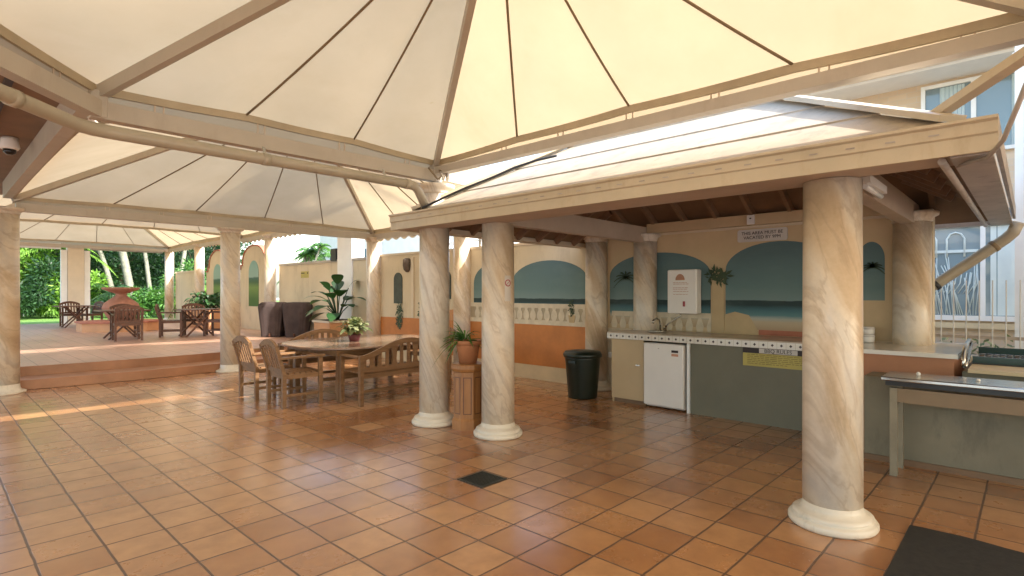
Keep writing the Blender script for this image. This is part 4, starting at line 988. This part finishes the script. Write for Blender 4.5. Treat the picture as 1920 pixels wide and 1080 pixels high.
patio_table(5.15, 16.7, 'round dark wooden table at the right of the terrace, with chairs round it')
dch = make_chair((3.5, 16.45, .3), 'dark wood', 'dark wooden chair with its back to the steps, before the fountain', 'dark chairs on the terrace')
dch.rotation_euler = (0, 0, R(85))
copy_thing(dch, (3.75, 17.95, .3), R(-95), 'dark wooden chair on the fountain side of the table in front of the urn')
copy_thing(dch, (4.05, 24.3, .3), R(200), 'dark wooden chair right of the far left table, against the garden pier')
copy_thing(dch, (3.6, 24.75, .3), R(-90), 'dark wooden chair behind the far left table on the lawn side')
copy_thing(dch, (4.62, 17.0, .3), R(-20), 'dark wooden chair on the left of the round table')
copy_thing(dch, (5.62, 16.5, .3), R(140), 'dark wooden chair on the right of the round table, closest to the step column')
copy_thing(dch, (5.35, 17.5, .3), R(-100), 'dark wooden chair behind the round table')

# fountain urn on octagonal base
fx, fy = 4.3, 21.0
t = thing('fountain_urn', (fx, fy, .3), 'terracotta urn with wide bowl on an orange octagonal base', 'urn')
MB().prism([(fx + 1.15 * math.cos(PI / 8 + k * PI / 4), fy + 1.15 * math.sin(PI / 8 + k * PI / 4)) for k in range(8)], .301, .56, 'z').build('octagonal_base', 'orange render', t)
MB().prism([(fx + 1.2 * math.cos(PI / 8 + k * PI / 4), fy + 1.2 * math.sin(PI / 8 + k * PI / 4)) for k in range(8)], .561, .61, 'z').build('base_rim', 'terracotta cap', t)
MB().lathe([(.30, .611), (.33, .66), (.44, .85), (.50, 1.0), (.46, 1.14), (.32, 1.26), (.19, 1.36), (.14, 1.42), (.16, 1.46), (.34, 1.53), (.50, 1.60), (.50, 1.65), (.45, 1.65), (.3, 1.60)], (fx, fy), 32).build('urn', 'urn clay', t)
# planter with dark leaves along the arched wall
t = thing('leafy_planter', (6.7, 20.6, .3), 'terracotta trough of dark broad leaved plants by the arched wall', 'planter')
MB().bevbox(6.35, 19.4, .3, 7.05, 22.0, .95, .02).build('trough', 'orange render', t)
m = MB(); r_ = random.Random(51)
for _ in range(190):
    a = r_.uniform(0, 2 * PI); e_ = r_.uniform(-.1, 1.3); d = Vector((math.cos(a) * math.cos(e_), math.sin(a) * math.cos(e_), math.sin(e_)))
    leafblade(m, Vector((6.7 + r_.uniform(-.25, .25), r_.uniform(19.5, 21.9), .95 + r_.uniform(0, .45))), d, r_.uniform(.25, .45), .13, .6, 4)
m.build('foliage', 'leaf house', t)

# ------------------------------------------------------------------ garden trees, palms and shrubs
def bush(x, y, z0, r, h, n, mat, label, name='garden_shrub', cat='shrub', leaf=.22, trunk=None, seed=0, clumps=9, group='garden planting'):
    r_ = random.Random(seed + 100); t = thing(name, (x, y, z0), label, cat, group); m = MB()
    cs = [(Vector((x + r_.uniform(-.65, .65) * r, y + r_.uniform(-.65, .65) * r, z0 + h * r_.uniform(.25, .85))), r_.uniform(.35, .6)) for _ in range(clumps)]
    for _ in range(n):
        c, q = r_.choice(cs); d = Vector((r_.gauss(0, 1), r_.gauss(0, 1), r_.gauss(0, 1))).normalized(); rr = r_.random() ** .4
        p = c + Vector((d.x * r * q * rr, d.y * r * q * rr, d.z * h * q * .55 * rr))
        if p.z < z0 + .02: p.z = z0 + r_.uniform(.02, .3)
        m.quadleaf(p, (d + Vector((0, 0, -.3)) + Vector((r_.uniform(-.8, .8), r_.uniform(-.8, .8), r_.uniform(-.6, .6)))), Vector((r_.uniform(-1, 1), r_.uniform(-1, 1), 1)), leaf * r_.uniform(.6, 1.4), leaf * .42)
    m.build('crown' if trunk else 'foliage', mat, t)
    if trunk:
        b = MB()
        b.tube([(x, y, z0), (x + .1, y, z0 + h * .3), (x - .05, y + .1, z0 + h * .6)], [.16, .12, .07], 8)
        for k in range(5): a = k * 1.3; b.tube([(x, y, z0 + h * .35), (x + r * .5 * math.cos(a), y + r * .5 * math.sin(a), z0 + h * .7)], [.07, .02], 6)
        b.build('trunk', trunk, t)
    return t
def palm(x, y, z0, H_, lean, nf, fl, mat, tmat, label, seed=0, stems=1, group='garden palms', tr=.09):
    r_ = random.Random(seed + 300); t = thing('palm_tree', (x, y, z0), label, 'palm', group); m = MB()
    for s_ in range(stems):
        a0 = r_.uniform(0, 2 * PI); lx, ly = (lean[0] + (r_.uniform(-.8, .8) if stems > 1 else 0)), (lean[1] + (r_.uniform(-.8, .8) if stems > 1 else 0)); hh = H_ * r_.uniform(.8, 1.1) if stems > 1 else H_
        bx_, by_ = x + (r_.uniform(-.35, .35) if stems > 1 else 0), y + (r_.uniform(-.35, .35) if stems > 1 else 0)
        pts = [(bx_ + lx * u ** 1.5, by_ + ly * u ** 1.5, z0 + hh * u) for u in (0, .25, .5, .75, 1)]
        MB().tube(pts, [tr * 1.5, tr, tr * .9, tr * .8, tr * .7], 8).build('trunk', tmat, t)
        top = Vector(pts[-1])
        for k in range(nf):
            a = a0 + k * 2.4; el = r_.uniform(-.1, 1.2); d = Vector((math.cos(a), math.sin(a), 0)); sd = Vector((-math.sin(a), math.cos(a), 0)); L_ = fl * r_.uniform(.8, 1.1); prev = None; seg = 12; rach = []
            for q in range(seg + 1):
                u = q / seg; rach.append(top + d * L_ * u * math.cos(el) + Vector((0, 0, L_ * (u * math.sin(el) - .75 * u * u))))
            m.tube(rach, [.018] * seg + [.004], 4)
            for q in range(1, seg + 1):
                for hlf in (0, .5):
                    u = (q - hlf) / seg; p = rach[q - 1].lerp(rach[q], 1 - hlf); tl = L_ * .30 * math.sin(PI * min(.97, u * .85 + .12))
                    for sg in (-1, 1): m.quadleaf(p, sd * sg + d * .5 + Vector((0, 0, -.45 + r_.uniform(-.15, .15))), Vector((0, 0, 1)), tl, .055)
    m.build('crown', mat, t); return t
G = .28
bush(3.2, 36.5, G, 2.2, 5.2, 5200, 'leaf bright', 'tall bright yellow green tree in the middle of the left garden view', 'garden_tree', 'tree', .26, 'trunk brown', 1, 14)
bush(.8, 38.5, G, 2.6, 6.2, 4500, 'leaf mid', 'mid green tree at the left of the garden view behind the bright one', 'garden_tree', 'tree', .28, 'trunk brown', 2, 14)
bush(2.9, 33.2, G, 1.3, 1.7, 2200, 'leaf dark', 'low dark shrub at the back of the lawn, lower left', seed=3)
bush(4.9, 33.6, G, 1.4, 2.1, 2600, 'leaf bright', 'rounded bright shrub beside the middle garden pier', seed=4)
bush(3.9, 34.4, G, 1.2, 2.6, 2000, 'leaf dark', 'dark blue green shrub between the lawn and the bright tree', seed=5)
bush(5.3, 38.5, G, 2.6, 6.5, 5000, 'leaf dark', 'dense dark green tree behind the middle pier', 'garden_tree', 'tree', .28, 'trunk brown', 6, 14)
bush(8.2, 40.5, G, 3.0, 6.5, 5200, 'leaf dark', 'dense dark tree behind the pale palm trunks', 'garden_tree', 'tree', .28, 'trunk brown', 7, 14)
bush(11.5, 37.0, G, 2.8, 6.0, 4800, 'leaf dark', 'dark tree at the right end of the garden view', 'garden_tree', 'tree', .28, 'trunk brown', 8, 14)
bush(10.3, 32.6, G, 1.5, 1.4, 2400, 'leaf dark', 'dark low shrub at the lower right of the garden opening', seed=9)
bush(7.3, 31.5, G, 1.2, 1.3, 2000, 'leaf mid', 'green shrub behind the fountain urn', seed=10)
bush(8.9, 32.2, G, 1.4, 2.7, 2600, 'leaf mid', 'taller green shrub right of the fountain urn', seed=11)
bush(9.0, 29.6, G, .8, 1.5, 900, 'leaf pale', 'pale straw coloured shrub leaning right of the fountain', seed=12, leaf=.3)
palm(5.2, 35.0, G, 3.4, (-.4, .3), 15, 2.2, 'leaf bright', 'trunk pale', 'palm with arching fronds left of the middle pier', 1)
palm(7.0, 35.2, G, 5.2, (-1.3, .3), 11, 2.2, 'leaf mid', 'trunk pale', 'pale trunked palm leaning left behind the fountain', 2, tr=.13)
palm(7.6, 34.6, G, 5.8, (-1.0, .2), 11, 2.2, 'leaf mid', 'trunk pale', 'thick pale palm trunk leaning left at the middle of the right garden view', 3, tr=.2)
palm(8.4, 34.4, G, 5.6, (-.6, .2), 11, 2.2, 'leaf mid', 'trunk pale', 'slim pale palm right of the thick leaning trunk', 4, tr=.11)
palm(9.6, 34.2, G, 5.4, (.7, .2), 11, 2.2, 'leaf mid', 'trunk pale', 'pale palm leaning right near the corner column', 5, tr=.13)
palm(6.3, 33.0, G, 1.2, (0, 0), 16, 2.0, 'leaf dark', 'trunk brown', 'short dark palm with fronds near the ground behind the middle pier', 6)
palm(8.6, 27.4, 0, 1.6, (-.2, -.3), 14, 1.8, 'leaf bright', 'trunk brown', 'palm fronds seen over the low wall by the far corner column', 7)
palm(10.2, 20.8, 0, 3.2, (0, 0), 14, .6, 'leaf mid', 'trunk pale', 'small bushy headed palm seen over the boundary wall', 8, stems=4, tr=.05)
palm(11.5, 23.0, 0, 3.0, (.2, -.4), 13, 1.6, 'leaf mid', 'trunk brown', 'palm showing above the arched walls against the sky', 9)
palm(8.5, 4.9, 0, 8.0, (-1.7, -.2), 12, 2.0, 'leaf mid', 'trunk brown', 'tall palm behind the mural wall throwing frond shadows on the middle tent', 20, tr=.12)
# clipped hedge closing the garden
t = thing('garden_hedge', (5, 44, G), 'tall dark green hedge closing off the back of the garden', 'hedge')
MB().box(-16, 44, G, 15.5, 45, G + 6.5).build('hedge_core', 'painted green', t)
m = MB(); r_ = random.Random(77)
for _ in range(9000):
    p = Vector((r_.uniform(-6, 16), 43.9 - r_.random() * .7, G + r_.uniform(0, 7.4))); m.quadleaf(p, Vector((r_.uniform(-1, 1), -r_.random(), r_.uniform(-1, .6))), Vector((r_.uniform(-1, 1), 1, r_.uniform(-1, 1))), r_.uniform(.25, .5), .18)
m.build('foliage', 'leaf dark', t)
